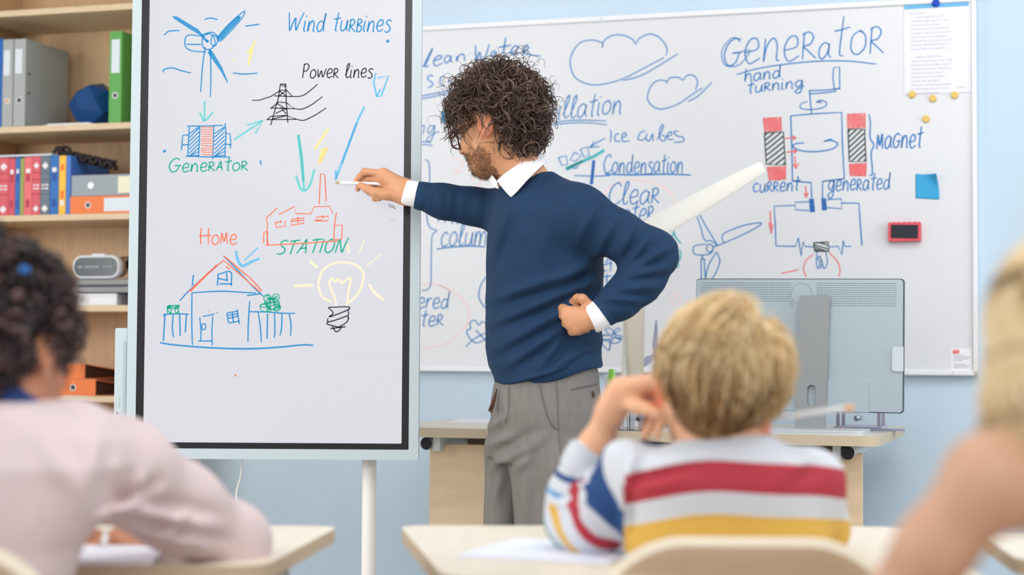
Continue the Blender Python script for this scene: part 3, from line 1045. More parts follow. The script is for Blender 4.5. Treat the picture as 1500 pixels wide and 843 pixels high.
for (px, py, s) in ((1336, 138, 'yellow disc magnet just under the left end of the letter'), (1366.5, 144, 'yellow disc magnet under the middle of the letter'),
                    (1398.5, 139, 'yellow disc magnet just under the right end of the letter'), (1356.5, 174, 'yellow disc magnet alone, lowest of the four')):
    p = bpt(px, py, .008)
    m = MB(MWALL).lathe([(0, -.0105), (.0095, -.0105), (.0112, -.009), (.0115, -.002), (.0112, 0)], (p.x, .0018, p.z), 20, 'y')
    tag(m.build('disc_magnet', YEL), s, 'magnet', 'yellow magnets on the whiteboard')


def sticky(px0, py0, px1, py1, s, name='sticky_note'):
    a, b = bpt(px0, py0), bpt(px1, py1)
    n = 12
    V, Fc = [], []
    for j in range(n + 1):
        for i in range(n + 1):
            u, v = i / n, j / n
            q = max(0, u + (1 - v) - 1.35)
            lift = .001 + .05 * q * q + .010 * (u * (1 - v)) ** 2
            V.append((a.x + (b.x - a.x) * u - .012 * q, .0015 - lift, a.z + (b.z - a.z) * v + .004 * q - .006 * u))
    for j in range(n):
        for i in range(n):
            k0 = j * (n + 1) + i
            Fc.append((k0, k0 + n + 1, k0 + n + 2, k0 + 1))
    o = raw(name, V, Fc, mat('sticky_blue', (60, 166, 218), .7), M=MWALL, ang=None)
    sm = o.modifiers.new('thickness', 'SOLIDIFY')
    sm.thickness = .0006
    return tag(o, s, 'sticky note')


sticky(1341, 255, 1376, 290, 'blue sticky note with a curling corner above the red eraser')
sticky(647, 163, 668, 179, 'small blue sticky note mostly hidden behind the man\'s curls')
# eraser
a, b = bpt(1301, 326, .026), bpt(1349, 353, .026)
cx, cz = (a.x + b.x) / 2, (a.z + b.z) / 2
w2, h2 = abs(b.x - a.x) / 2, abs(a.z - b.z) / 2
ER = empty('board_eraser', MWALL @ Vector((cx, .0015, cz - h2)), 'small red framed board eraser with a black pad', 'eraser', AW)
wav = []
N = 80
per = rrect(-w2, w2, -h2, h2, .006, 5)
per.append(per[0])
for i in range(len(per) - 1):
    for t in np.linspace(0, 1, max(1, int(math.dist(per[i], per[i + 1]) / .002)), endpoint=False):
        x, z = per[i][0] + (per[i + 1][0] - per[i][0]) * t, per[i][1] + (per[i + 1][1] - per[i][1]) * t
        f = .0012 * math.cos(2 * math.pi * x / .0165)
        wav.append((x, z + (f if z > 0 else -f) if abs(z) > h2 - .004 else z))
m = MB(MWALL @ Matrix.Translation((cx, 0, cz)))
m.prism(wav, -.026, .001, 'y')
m.build('eraser_body', mat('red_rubber', (224, 84, 96), .5), ER)
m = MB(MWALL @ Matrix.Translation((cx, 0, cz)) @ Matrix.Rotation(math.radians(1.5), 4, 'Y'))
m.box(-w2 + .009, w2 - .009, -.029, -.020, -h2 + .009, h2 - .009, .001)
m.build('eraser_pad', mat('felt_black', (52, 54, 62), .95, bump=.5), ER)
# maker's sticker in the lower corner of the board (a part of the board)
x0, x1, z0, z1 = bpt(1393, 512).x, bpt(1423, 512).x, bpt(1408, 543).z, bpt(1408, 511).z
st = MB(MWALL).box(x0, x1, .0012, .0025, z0, z1).build('maker_sticker', mat('sticker_clear', (236, 237, 240), .3), WB)
ik = Ink(OW - NW * .002, NW, .0011)
ik.lines('1395,516 1397,513 1405,513 1405,518 1395,518', 1.2, False)
ik.fill([(1396, 514), (1405, 514), (1404, 518), (1396, 518)])
ik.build('sticker_emblem', mat('marker_red', (0, 0, 0)), st)
ik = Ink(OW - NW * .002, NW, .0011)
for i, w in enumerate((17, 24, 22, 14, 0, 18, 24, 20)):
    if w:
        ik.line([(1396.5, 521 + 2.6 * i), (1396.5 + w, 521 + 2.6 * i - .1)], .9, False)
ik.build('sticker_text', mat('print_grey', (0, 0, 0)), st)


# ------------------------------------------------------------------ upright interactive display on its stand
DY = 4.58
K = DY / F_PX
DL, DR, DB, DT = -1.031, -.248, .749, 2.075
DS = empty('interactive_display', (-.64, DY + .06, 0), 'tall upright touch screen with coloured hand drawn energy sketches, on a white stand', 'display')
FRAME = mat('display_frame', (190, 204, 209), .45)
m = MB()
m.prism(rrect(DL, DR, DB, DT, .006), DY, DY + .045, 'y', rrect(DL + .025, DR - .026, DB + .0275, DT - .0275, .003))
m.build('frame', FRAME, DS)
m = MB().prism(rrect(DL + .022, DR - .022, DB + .022, DT - .022, .01), DY + .03, DY + .055, 'y')
m.build('back_cover', FRAME, DS)
m = MB()
m.prism(rrect(DL + .0248, DR - .0258, DB + .0272, DT - .0272, .003), DY + .002, DY + .03, 'y',
        rrect(DL + .0460, DR - .0455, DB + .0440, DT - .045, .002))
m.build('bezel', mat('display_bezel', (34, 32, 36), .3), DS)
SCREEN = mat('display_screen', (60, 60, 62), .25)
b = SCREEN.node_tree.nodes['Principled BSDF']
b.inputs['Emission Color'].default_value = (*lin((232, 232, 240)), 1)
b.inputs['Emission Strength'].default_value = .86
scr = MB().box(DL + .044, DR - .044, DY + .003, DY + .012, DB + .042, DT - .043).build('screen', SCREEN, DS)


def glow(name, rgb, e=.72):
    mm = mat(name, rgb, .4)
    bb = mm.node_tree.nodes['Principled BSDF']
    bb.inputs['Base Color'].default_value = tuple(v * .25 for v in lin(rgb)) + (1,)
    bb.inputs['Emission Color'].default_value = (*lin(rgb), 1)
    bb.inputs['Emission Strength'].default_value = e
    return mm


SB = glow('screen_blue', (40, 150, 210))
SLB = glow('screen_light_blue', (112, 188, 226), .85)
ST = glow('screen_teal', (110, 205, 205), .85)
SG = glow('screen_green', (30, 180, 150))
SO = glow('screen_orange', (238, 120, 84), .82)
SY = glow('screen_yellow', (245, 220, 140), .9)
SPY = glow('screen_pale_yellow', (240, 228, 196), .9)
SK = glow('screen_black', (24, 36, 40), .3)
SGR = glow('screen_grey', (205, 205, 214), .85)


def sink(i=0):
    return Ink((0, DY + .003, 0), (0, -1, 0), .0004 + .00025 * i)


d5, d6, d7 = (190, 0, 3.488), (190, 180, 3.488), (190, 360, 3.488)
# --- blue
k = sink(1)
k.text('Wind tu^R^Bin^es'.replace('^e', 'e'), (419, 46), (571, 46), 27, 2.6, .14)
k.lines('380,185 300,180 282,210 290,245 330,262 390,265|290,226 365,228|370,178 420,165 450,185|400,170 375,190 370,225 385,250 415,250 435,225 430,190 410,172 395,178|420,180 415,215 425,235 440,230 450,205 440,185 425,180|385,240 372,340 362,472|412,255 415,380 412,496', 2.3, tf=d5)
k.lines('395,205 392,212 400,214 398,204', 3, tf=d5)
k.lines('450,190 500,130 580,60 585,72 560,110 470,205 445,198|550,80 565,95', 2.2, tf=d5)
k.fill('217,80 245,86 350,150 400,208 388,214 360,180 300,145 225,95', tf=d5)
k.fill('445,190 545,85 570,82 560,105 470,202 452,208', tf=d5)
k.fill('397,268 410,250 425,265 470,340 500,412 502,430 465,365 412,290', tf=d5)
k.lines('383,100 410,92 450,100|175,180 200,160 255,156|590,134 662,124|175,370 172,358 215,347 265,362 313,373|528,373 585,379 653,374', 2.4, tf=d5)
k.lines('1312,215 1326,206', 4.5, False, tf=d5)
k.lines('170,778 185,768', 4, False, tf=d5)
k.lines('668,192 670,216', 2.4, False, tf=d6)
# generator coil
k.lines('293,645 400,644 475,641|305,648 300,720 297,802|358,645 356,720 352,800|430,640 428,720 424,814|488,630 492,690 486,800|285,798 380,802 510,803|300,690 272,692 268,720 265,768|268,740 300,740|490,684 512,682 516,720 514,760|488,738 520,740', 2.2, False, tf=d5)
for x0, x1 in ((304, 354), (432, 486)):
    for i in range(9):
        y = 662 + i * 20
        k.line([(x0, min(y + 22, 800)), (x1, max(y - 28, 648))], 2.0, False, tf=d5)
# house
k.lines('255,282 330,205 480,75|478,52 540,115 640,220 690,265|326,150 320,205|316,242 400,236 480,234 560,238 645,243|318,242 317,380 320,508|598,256 670,246|613,284 606,400 604,494|452,145 448,205|450,148 516,135 518,208|450,168 500,178|495,140 498,182|458,196 525,196', 2.5, tf=d7)
k.lines('173,352 240,349 302,351|172,360 182,350|180,352 172,488|222,350 218,420 224,470|255,350 258,462|290,350 284,444|610,338 700,340 780,346 846,347|656,338 668,420 672,494|704,348 702,478|740,348 742,440 738,472|778,348 776,420 768,460|815,350 824,400 822,462', 2.5, tf=d7)
k.lines('358,366 364,440 362,490|372,362 410,356 434,348|424,360 420,440 422,512|350,488 422,488|368,402 385,402 388,422 372,430 368,402', 2.3, tf=d7)
k.lines('496,348 505,395|496,345 552,335|504,372 556,360|500,358 554,348|507,396 562,386|524,342 530,392|549,326 560,402', 2.3, False, tf=d7)
k.lines('403,336 405,337|443,342 448,344', 2.6, False, tf=d7)
k.lines('155,497 230,508 400,522 600,528 760,520 880,508 938,510', 3, tf=d7)
k.pool(SB, scr)
# --- light blue arrows
k = sink(2)
k.lines('1160,0 1100,160 1052,290', 4, False, tf=d6).lines('1200,545 1165,615 1085,835', 3.6, False, tf=d5)
k.fill('1046,246 1058,238 1060,262 1072,250 1050,300', tf=d6)
k.lines('1258,372 1246,420 1262,494 1285,492 1322,388 1268,398|1282,455 1262,494', 3.4, False, tf=d5)
k.lines('542,655 552,700 575,732 620,712 664,694', 5, tf=d6).lines('585,704 620,672 656,638', 2.6, tf=d6)
k.pool(SLB, scr)
# --- teal arrows
k = sink(2)
k.lines('382,516 382,620|358,576 378,620 392,614 425,572|532,716 680,616|600,640 680,614 642,682', 3.2, False, tf=d5)
k.lines('860,60 880,180 890,345|850,270 870,330 890,348 920,320 944,238', 4.2, tf=d6)
k.line('862,62 888,300', 4.8, False, tf=d6)
k.pool(ST, scr)
# --- green writing and bushes
k = sink(2)
k.text('Gene^R^A^to^R'.replace('^t', 't'), (246, 252), (362, 250), 20, 2.5, .06)
k.text('STATION', (404, 373), (505, 370), 20, 2.7, .3)


def loops(cx, cy, rx, ry, n, seed):
    q = random.Random(seed)
    P = []
    for i in range(n * 8):
        a = i / 8 * 2 * math.pi
        u = i / (n * 8) * 2 * math.pi
        P.append((cx + rx * .62 * math.cos(u * 2 + seed) + rx * .38 * math.cos(a), cy + ry * .5 * math.sin(u * 3 + seed) + ry * .5 * math.sin(a)))
    return P


k.line(loops(222, 322, 42, 26, 6, 1), 1.9, True, tf=d7)
k.line(loops(725, 275, 40, 28, 7, 2), 1.9, True, tf=d7)
k.line(loops(722, 312, 56, 28, 8, 4), 1.9, True, tf=d7)
k.pool(SG, scr)
# --- orange
k = sink(3)
k.text('Ho^Me', (291, 358), (346, 358), 24, 2.2, .03)
k.lines('708,624 700,560 704,520 697,488 755,434 762,470 842,428 850,465 926,465 942,430 1022,427 1037,465|693,626 860,618 1065,604|706,556 686,560 684,615|704,560 702,622|1056,458 1046,520 1043,600|1046,526 1086,522 1083,596 1048,597|968,416 975,265|972,262 996,262 1004,402', 2.0, False, tf=d6)
k.lines('742,508 750,536 795,528 793,500|744,512 778,504|770,500 772,512|828,492 824,524 888,514 892,486 828,494|824,505 890,498|858,482 860,514|956,482 952,502 1012,502 1018,478 958,482|944,500 980,496|986,472 988,492', 1.9, False, tf=d6)
k.lines('300,238 400,140 480,76 520,110 600,180 668,238|480,52 560,120 620,170 676,232|310,235 445,98|492,108 512,122', 2.3, False, tf=d7)
k.lines('535,668 545,660', 2.6, False, tf=d7)
for i in range(13):
    y = 650 + i * 11.5
    k.line([(364, y + rnd.uniform(-2, 4)), (394, y + 4), (426, y + rnd.uniform(-2, 4))], 1.5, False, tf=d5)
k.pool(SO, scr)
# --- yellow bolts, pale bulb
k = sink(3)
k.fill('655,186 628,255 600,268 594,262 612,252', tf=d5).fill('632,252 612,332 602,336 612,262', tf=d5)
k.lines('516,252 522,256|524,308 534,300', 2.4, False, tf=d5)
k.lines('1015,30 945,135 1010,128 970,208', 4, False, tf=d6).fill('1015,125 975,140 962,212 974,208', tf=d6)
k.pool(SY, scr)
k = sink(1)
k.lines('1030,288 985,262 964,200 985,130 1040,92 1100,86 1165,105 1195,150 1180,220 1150,265 1105,304|1055,308 1045,262 1020,195 1035,168 1050,185 1068,172 1085,192 1105,176 1130,170 1118,230 1112,296', 4, tf=d7)
k.lines('838,208 938,202|920,80 960,112|1222,198 1250,240 1298,280', 4.6, False, tf=d7).lines('1210,106 1250,72 1288,42', 2, tf=d7)
k.lines('1115,618 1118,668', 3, False, tf=d6).lines('1172,668 1198,602', 2, False, tf=d6)
k.pool(SPY, scr)
# --- black pylon, bulb socket, writing, undo mark
k = sink(2)
k.text('Powe^R lines', (442, 114), (545, 114), 21, 2.2, .1)
k.lines('770,430 760,500 720,640|797,430 800,520 808,628|768,430 800,430|775,435 795,445 792,432', 2, False, tf=d5)
k.lines('625,513 660,513 720,494 770,462 800,460 832,494|738,490 830,494|765,465 795,488|795,465 765,490|718,556 760,522 800,525 845,556 720,552|755,530 800,560|745,580 800,555 770,550 800,582|700,614 720,595 800,590 855,610 700,612|730,608 800,592', 1.9, False, tf=d5)
k.lines('832,494 880,490 920,465 960,430|845,556 880,558 930,535 985,494|855,610 890,615 945,590 1004,552', 2, tf=d5)
k.lines('1015,316 1115,314 1112,330 1020,365 1040,345 1015,318|1115,325 1118,350 1105,362 1018,390 1012,372|1118,365 1110,390 1070,415 1045,412 1008,400 1018,386|1025,425 1103,415|1036,414 1050,438 1068,436 1085,415|1115,362 1120,376', 2.2, tf=d7)
k.lines('1357,438 1345,424 1330,420|1330,414 1321,422 1332,432|1330,428 1345,432 1355,440', .8, False, tf=d6)
k.pool(SK, scr)
k = sink(0)
k.lines('1325,510 1332,496 1350,492|1346,486 1357,494 1346,502|1325,510 1335,502 1350,498', 1.2, False, tf=d6)
k.lines('80,539 1390,549', 1, False, tf=d7).lines('128,522 128,562|122,528 128,521 134,528|122,556 128,563 134,556', 1.1, False, tf=d7)
k.pool(SGR, scr)

emit(scr, [('lightning_sketch', 358, 45, 382, 112), ('lightning_sketch', 455, 180, 492, 248), ('wind_turbines_writing', 410, 15, 580, 52), ('power_lines_writing', 436, 92, 546, 124), ('transmission_tower_sketch', 365, 115, 482, 186),
           ('arrow_sketch', 286, 145, 316, 180), ('arrow_sketch', 338, 172, 388, 215), ('arrow_sketch', 430, 190, 464, 285), ('arrow_sketch', 480, 100, 572, 270), ('arrow_sketch', 340, 360, 386, 393),
           ('wind_turbine_sketch', 232, 0, 385, 146), ('generator_sketch', 262, 176, 342, 236), ('generator_writing', 240, 234, 368, 264), ('station_writing', 400, 348, 512, 376), ('power_station_sketch', 384, 248, 506, 362),
           ('home_writing', 284, 328, 352, 364), ('house_sketch', 230, 370, 425, 512), ('light_bulb_sketch', 425, 350, 575, 492), ('house_sketch', 230, 370, 470, 514)], 'screen_mark')

# side strip with pen slot and ports
px = lambda x: (x - 750) * K
pz = lambda y, x=190: Q(x, y, DY)[2]
sx0, sx1 = px(168.5), px(187.5)
m = MB().box(sx0, sx1, DY + .004, DY + .05, pz(668), pz(481), .003)
strip = m.build('port_strip', FRAME, DS)
m = MB().box(px(181), px(186), DY + .0025, DY + .01, pz(640), pz(500), .001)
m.build('pen_groove', mat('display_frame_shade', (172, 184, 190), .5), strip)
m = MB().prism(rrect(px(171.5), px(176.5), pz(596), pz(581), .0045), DY + .0025, DY + .006, 'y')
m.build('power_button', FRAME, strip)
c = (px(173.5), DY + .004, pz(606))
MB().lathe([(.0001, -.0008), (.0033, -.0008), (.0036, .001)], c, 14, 'y').build('audio_jack', DARK, strip)
MB().box(px(172), px(175), DY + .003, DY + .006, pz(629), pz(616)).build('usb_port', DARK, strip)

# stand: two round posts, cross rail, feet with castors
WPOST = mat('white_post', (236, 234, 230), .35)
for x in (px(278), px(539.5)):
    m = MB().tube([(x, DY + .085, .05), (x, DY + .085, 1.5)], .0195, 24)
    m.build('post', WPOST, DS)
    MB().box(x - .03, x + .03, DY + .05, DY + .075, 1.05, 1.45, .004).build('mounting_plate', FRAME, DS)
    f = MB().box(x - .035, x + .035, DY - .22, DY + .38, .045, .09, .012).build('foot', WPOST, DS)
    for yy in (DY - .19, DY + .35):
        MB().lathe([(.0001, -.015), (.02, -.015), (.0225, -.01), (.0225, .01), (.02, .015), (.0001, .015)], (x, yy, .0225), 18, 'x').build('castor', DARK, f)
MB().tube([(px(278), DY + .085, .22), (px(539.5), DY + .085, .22)], .012, 14).build('cross_rail', WPOST, DS)
cab = [Q(355, 674, DY + .05), Q(352, 700, DY + .06), Q(347, 718, DY + .07), Q(346.5, 735, DY + .07), Q(349, 748, DY + .07), Q(352, 800, DY + .08), Q(349, 900, DY + .1)]
cab = list(smooth_pts(cab, 6))
MB().tube(cab, .0022, 8).build('power_cable', mat('white_cable', (238, 238, 236), .4), DS)

# ------------------------------------------------------------------ bookcase standing against the back wall
DEP = .345
YF, YB = .034 - DEP - .004, .030
inv = MWALL.inverted()


def wl(px_, py_, y):
    """pixel -> wall frame on the plane local y"""
    return inv @ Vector(on_plane(px_, py_, OW - NW * y, NW))


XR = wl(286, 700, YB).x
XL = wl(28, 300, YB).x
TH = .020
BK = empty('bookcase', MWALL @ Vector(((XL + XR) / 2, (YF + YB) / 2, 0)), 'tall light wood bookcase filled with binders and books, behind the touch screen', 'bookcase', AW)
MB(MWALL).box(XR - TH, XR, YF, YB, 0, 2.62, .001).build('side_panel', WOOD, BK)
MB(MWALL).box(XL - TH, XL, YF, YB, 0, 2.62, .001).build('side_panel', WOOD, BK)
MB(MWALL).box(XL, XR - TH, YB - .006, YB, 0.06, 2.6).build('back_panel', WOOD, BK)
MB(MWALL).box(XL, XR - TH, YF + .03, YF + .045, 0, .08).build('plinth', WOOD, BK)
SHELF = []
for (pxs, pys) in ((100, 10), (100, 182.5), (100, 314), (140, 447.5), (140, 580.5)):
    SHELF.append(wl(pxs, pys, YF + .004).z)
SHELF += [SHELF[-1] - .32, SHELF[-1] - .64, 2.60]
for z in SHELF:
    MB(MWALL).box(XL, XR - TH, YF + .004, YB - .006, z - .022, z, .001).build('shelf', WOOD_EDGE, BK)
S1, S2, S3, S4 = SHELF[1:5]
FY = YF + .012          # spines stand a little behind the shelf edge


def sx(px_, py_=180, y=FY):
    return wl(px_, py_, y).x


def sz(py_, px_=100, y=FY):
    return wl(px_, py_, y).z


def binder(x0, x1, z0, z1, depth, rgb, label, hole=None, lab=None, group=None, name='ring_binder', inner=None, slots=False):
    """upright lever-arch binder: cover wrap, page block, finger hole, label"""
    B = empty(name, MWALL @ Vector(((x0 + x1) / 2, FY + depth / 2, z0)), label, 'binder', AW, group)
    c = mat('cover_%d_%d_%d' % rgb, rgb, .55)
    m = MB(MWALL)
    t = .003
    m.box(x0, x1, FY, FY + t, z0, z1)
    m.box(x0, x0 + t, FY + t, FY + depth, z0, z1)
    m.box(x1 - t, x1, FY + t, FY + depth, z0, z1)
    m.build('cover', c, B)
    MB(MWALL).box(x0 + .006, x1 - .006, FY + .03, FY + depth - .008, z0 + .004, z1 - .012).build('pages', mat('page_block', (228, 224, 214), .9), B)
    if hole:
        hx, hz = hole
        m = MB(MWALL).lathe([(.0085, .001), (.0085, -.001), (.0115, -.001), (.0115, .001)], ((x0 + x1) / 2 if hx is None else hx, FY, hz), 18, 'y')
        m.build('hole_ring', STEEL, B)
        m = MB(MWALL).lathe([(.0001, -.0004), (.0087, -.0004), (.0087, .001)], ((x0 + x1) / 2 if hx is None else hx, FY, hz), 18, 'y')
        m.build('finger_hole', inner or DARK, B)
    if lab:
        MB(MWALL).box(lab[0], lab[1], FY - .001, FY + .001, lab[2], lab[3]).build('spine_label', mat('label_white', (206, 214, 220), .4), B)
    if slots:
        for zz in (.45, .70):
            z = z0 + (z1 - z0) * zz * .87
            MB(MWALL).prism(rrect(FY + .016, FY + .034, z - .004, z + .004, .0035), x1 - .001, x1 + .0008, 'x').build('cover_slot', mat('brass_slot', (120, 92, 66), .5), B)
    return B


z1a = sz(57, 30)
SL = sx
GREYB = (160, 164, 162)
binder(sx(-16), sx(2), S1, sz(57, 0), .285, (20, 92, 172), 'blue binder at the left end of the highest visible shelf', group='binders on the top shelf')
binder(sx(2.6), sx(17.6), S1, sz(58, 10), .285, GREYB, 'thin grey binder right beside the blue binder on the top shelf', (None, sz(148, 9)), (sx(4), sx(13), sz(111, 8), sz(74, 8)), 'binders on the top shelf', inner=mat('hole_wood', (200, 165, 125), .6))
binder(sx(19), sx(36), S1, sz(57, 30), .285, GREYB, 'grey binder with its side cover showing, next to the folded sheets on the top shelf', (None, sz(147, 27)), (sx(21), sx(31), sz(108, 26), sz(72, 26)), 'binders on the top shelf', slots=True)
binder(sx(159), sx(177), S1, sz(46, 168), .285, (88, 158, 76), 'bright green binder on the top shelf beside the touch screen', (None, sz(140, 167)), (sx(162), sx(174), sz(107, 168), sz(58, 168)), 'binders on the top shelf')
m = MB(MWALL)
for i in range(3):
    m.box(sx(54) + .012 * i, sx(128) - .016 * i + .02, FY + .03, FY + .22, S1 + .0006 + .0035 * i, S1 + .0038 + .0035 * i)
tag(m.build('folded_sheets', mat('print_paper', (0, 0, 0))), 'few loose white sheets lying flat on the top shelf', 'paper')
# faceted blue ornament
c = np.array([sx(141, 147, FY + .14), FY + .14, (S1 + sz(118, 140, FY + .1)) / 2])
R0 = (c[2] - S1)
V = []
q = random.Random(4)
gold = math.pi * (3 - math.sqrt(5))
import bmesh
bm = bmesh.new()
for i in range(26):
    z = 1 - 2 * (i + .5) / 26
    a = gold * i
    r = math.sqrt(1 - z * z)
    bm.verts.new((c[0] + R0 * 1.15 * r * math.cos(a), c[1] + R0 * 1.1 * r * math.sin(a), c[2] + R0 * max(-.97, min(.97, z * 1.02))))
bmesh.ops.convex_hull(bm, input=bm.verts)
bm.verts.index_update()
V = [v.co[:] for v in bm.verts]
Fc = [tuple(v.index for v in f.verts) for f in bm.faces]
bm.free()
o = raw('faceted_ornament', V, Fc, mat('deep_blue_facet', (18, 68, 122), .25), M=MWALL, smooth=False)
o.location.z += S1 - min((o.matrix_world @ Vector(v.co)).z for v in o.data.vertices) + .0005
tag(o, 'dark blue many-faceted ornament beside the green binder', 'ornament')


def book(x0, x1, z0, z1, depth, rgb, label, marks=(), group=None, y0=FY):
    B = empty('book', MWALL @ Vector(((x0 + x1) / 2, y0 + depth / 2, z0)), label, 'book', AW, group)
    c = mat('cloth_%d_%d_%d' % rgb, rgb, .6)
    m = MB(MWALL)
    m.box(x0, x1, y0, y0 + .003, z0, z1, .001)
    m.box(x0, x0 + .0025, y0 + .003, y0 + depth, z0, z1)
    m.box(x1 - .0025, x1, y0 + .003, y0 + depth, z0, z1)
    m.build('cover', c, B)
    MB(MWALL).box(x0 + .0027, x1 - .0027, y0 + .004, y0 + depth - .004, z0 + .003, z1 - .003).build('pages', mat('page_block', (0, 0, 0)), B)
    W, H = x1 - x0, z1 - z0
    for kind, f, h, col in marks:
        zc, xc = z0 + H * f, (x0 + x1) / 2
        m = MB(MWALL)
        if kind == 'd':
            s = min(W * .36, h)
            m.prism([(xc - s, zc), (xc, zc - s), (xc + s, zc), (xc, zc + s)], y0 - .0006, y0 + .001, 'y')
        elif kind == 'b':
            m.box(x0 + W * .02, x1 - W * .02, y0 - .0005, y0 + .001, zc - h / 2, zc + h / 2)
        elif kind == 'l':
            m.box(x0 + W * .25, x1 - W * .25, y0 - .0006, y0 + .001, zc - h / 2, zc + h / 2)
        elif kind == 't':
            for j in (-1, 1):
                for w0, w1 in ((.12, .4), (.5, .88)):
                    m.box(x0 + W * w0, x0 + W * w1, y0 - .0006, y0 + .001, zc + j * .006 - .0025, zc + j * .006 + .0025)
        m.build({'d': 'spine_diamond', 'b': 'spine_band', 'l': 'spine_label', 't': 'spine_lettering'}[kind], col, B)
    return B


PALEM = mat('foil_pale', (226, 220, 222), .5)
gb = 'books on the second shelf'
REDC, DRED, BLU, NAVY, SLATE = (208, 92, 102), (204, 82, 94), (44, 108, 178), (28, 66, 140), (104, 116, 128)
RB, BB, SB2, OB = mat('band_red', (176, 58, 76), .6), mat('band_blue', (34, 78, 150), .6), mat('band_slate', (84, 96, 108), .6), mat('band_orange', (232, 120, 50), .6)
std = lambda bm_: [('b', .72, .004, bm_), ('d', .84, .02, PALEM), ('t', .48, .03, PALEM), ('b', .36, .004, bm_), ('d', .11, .02, PALEM), ('b', .6, .004, bm_)]
sml = lambda bm_: [('l', .76, .016, PALEM), ('l', .65, .03, bm_), ('l', .2, .028, bm_)]
bx = [(-2, 12.2, 231, REDC, std(RB), 'red book with pale diamonds at the far left of the book row'),
      (12.6, 21.8, 232, DRED, sml(RB), 'thin red book between a wide red book and a blue one'),
      (22.3, 29, 231, BLU, sml(BB), 'thin blue book just left of the olive book'),
      (29.4, 34.8, 232, (150, 158, 84), [], 'very thin olive green book in the row'),
      (35.2, 46.8, 230, (222, 108, 112), sml(RB), 'light red book just right of the olive book'),
      (47.2, 58.8, 229, REDC, std(RB), 'red book with pale diamonds leaning against the grey book'),
      (59.3, 72.6, 229, SLATE, std(SB2), 'slate grey book with pale diamonds'),
      (73.2, 85.6, 228, BLU, sml(BB), 'mid blue book between the grey and the yellow book'),
      (86.2, 96.2, 228, (238, 184, 66), [('l', .8, .022, OB), ('l', .33, .03, OB), ('l', .2, .02, PALEM)], 'yellow book with orange labels'),
      (96.8, 103.2, 228, (70, 118, 196), [], 'wide blue book at the right end of the row, cover facing the binders')]
for (a, b, t, c, mk, lb) in bx:
    book(sx(a, 270), sx(b, 270), S2, sz(t, (a + b) / 2), .175 if lb[0:4] != 'wide' else .26, c, lb, mk, gb)
# sheet lying on the books
topz = max(sz(t, (a + b) / 2) for (a, b, t, c, mk, lb) in bx)
m = MB(MWALL)
m.box(sx(-10), sx(76), FY - .004, FY + .16, topz + .0005, topz + .004)
m.box(sx(-10), sx(78), FY + .0, FY + .165, topz + .0042, topz + .007)
tag(m.build('paper_sheets', mat('label_white', (0, 0, 0))), 'white paper sheets lying across the tops of the red and blue books', 'paper')


def flat_binder(xp0, xp1, zb, zt, depth, rgb, label, holepx, lab=None, tape=None, y0=FY):
    """lever-arch binder lying flat with its spine to the front"""
    x0, x1 = sx(xp0, 270, y0), sx(xp1, 270, y0)
    B = empty('lying_binder', MWALL @ Vector(((x0 + x1) / 2, y0 + depth / 2, zb)), label, 'binder', AW)
    c = mat('cover_%d_%d_%d' % rgb, rgb, .5)
    m = MB(MWALL)
    m.box(x0, x1, y0, y0 + .003, zb, zt, .001)
    m.box(x0, x1, y0 + .003, y0 + depth, zb, zb + .003)
    m.box(x0, x1, y0 + .003, y0 + depth, zt - .003, zt)
    m.build('cover', c, B)
    MB(MWALL).box(x0 + .012, x1 - .008, y0 + .03, y0 + depth - .006, zb + .006, zt - .006).build('pages', mat('page_block', (0, 0, 0)), B)
    hx, hz = sx(holepx, 270, y0), (zb + zt) / 2
    MB(MWALL).lathe([(.009, .001), (.009, -.001), (.0118, -.001), (.0118, .001)], (hx, y0, hz), 18, 'y').build('hole_ring', STEEL, B)
    MB(MWALL).lathe([(.0001, -.0004), (.0092, -.0004), (.0092, .001)], (hx, y0, hz), 18, 'y').build('finger_hole', tape or DARK, B)
    if lab:
        MB(MWALL).box(sx(lab[0], 270, y0), sx(lab[1], 270, y0), y0 - .001, y0 + .001, zb + .008, zt - .008).build('spine_label', mat(lab[2], (206, 212, 216), .4), B)
    return B, x0, x1


zo = sz(287, 150)
flat_binder(103, 236, S2, zo, .26, (226, 118, 54), 'orange binder lying flat on the shelf under the grey one', 129.5, (153, 230, 'label_white'))
zg = sz(256, 150)
flat_binder(104.5, 235, zo + .0006, zg, .26, (146, 154, 160), 'grey binder lying flat on the orange binder', 133, (173, 225, 'label_cream'), mat('steel_disc', (205, 205, 208), .3, metal=.4))
MATS['label_cream'].node_tree.nodes['Principled BSDF'].inputs['Base Color'].default_value = (*lin((222, 218, 186)), 1)
# braided dark garland on top of the binder
P = []
for i in range(90):
    t = i / 89
    x = sx(96 + 88 * t, 240, FY + .12)
    zc = sz(227 + 20 * t, 100 + 80 * t, FY + .06)
    zc = max(zc, topz + .013, zg + .013) if t < .2 else max(zc, zg + .0125)
    P.append((x, zc, t))
G = MB(MWALL)
for ph in (0, math.pi):
    G.tube([(x + .006 * math.sin(t * 76 + ph), FY + .05 + .014 * math.sin(t * 38 + ph), z + .013 * math.cos(t * 38 + ph) + .010) for x, z, t in P], .0062, 8)
tag(G.build('braided_garland', mat('garland_brown', (48, 38, 40), .8)), 'dark brown braided garland draped over the grey binder', 'garland')

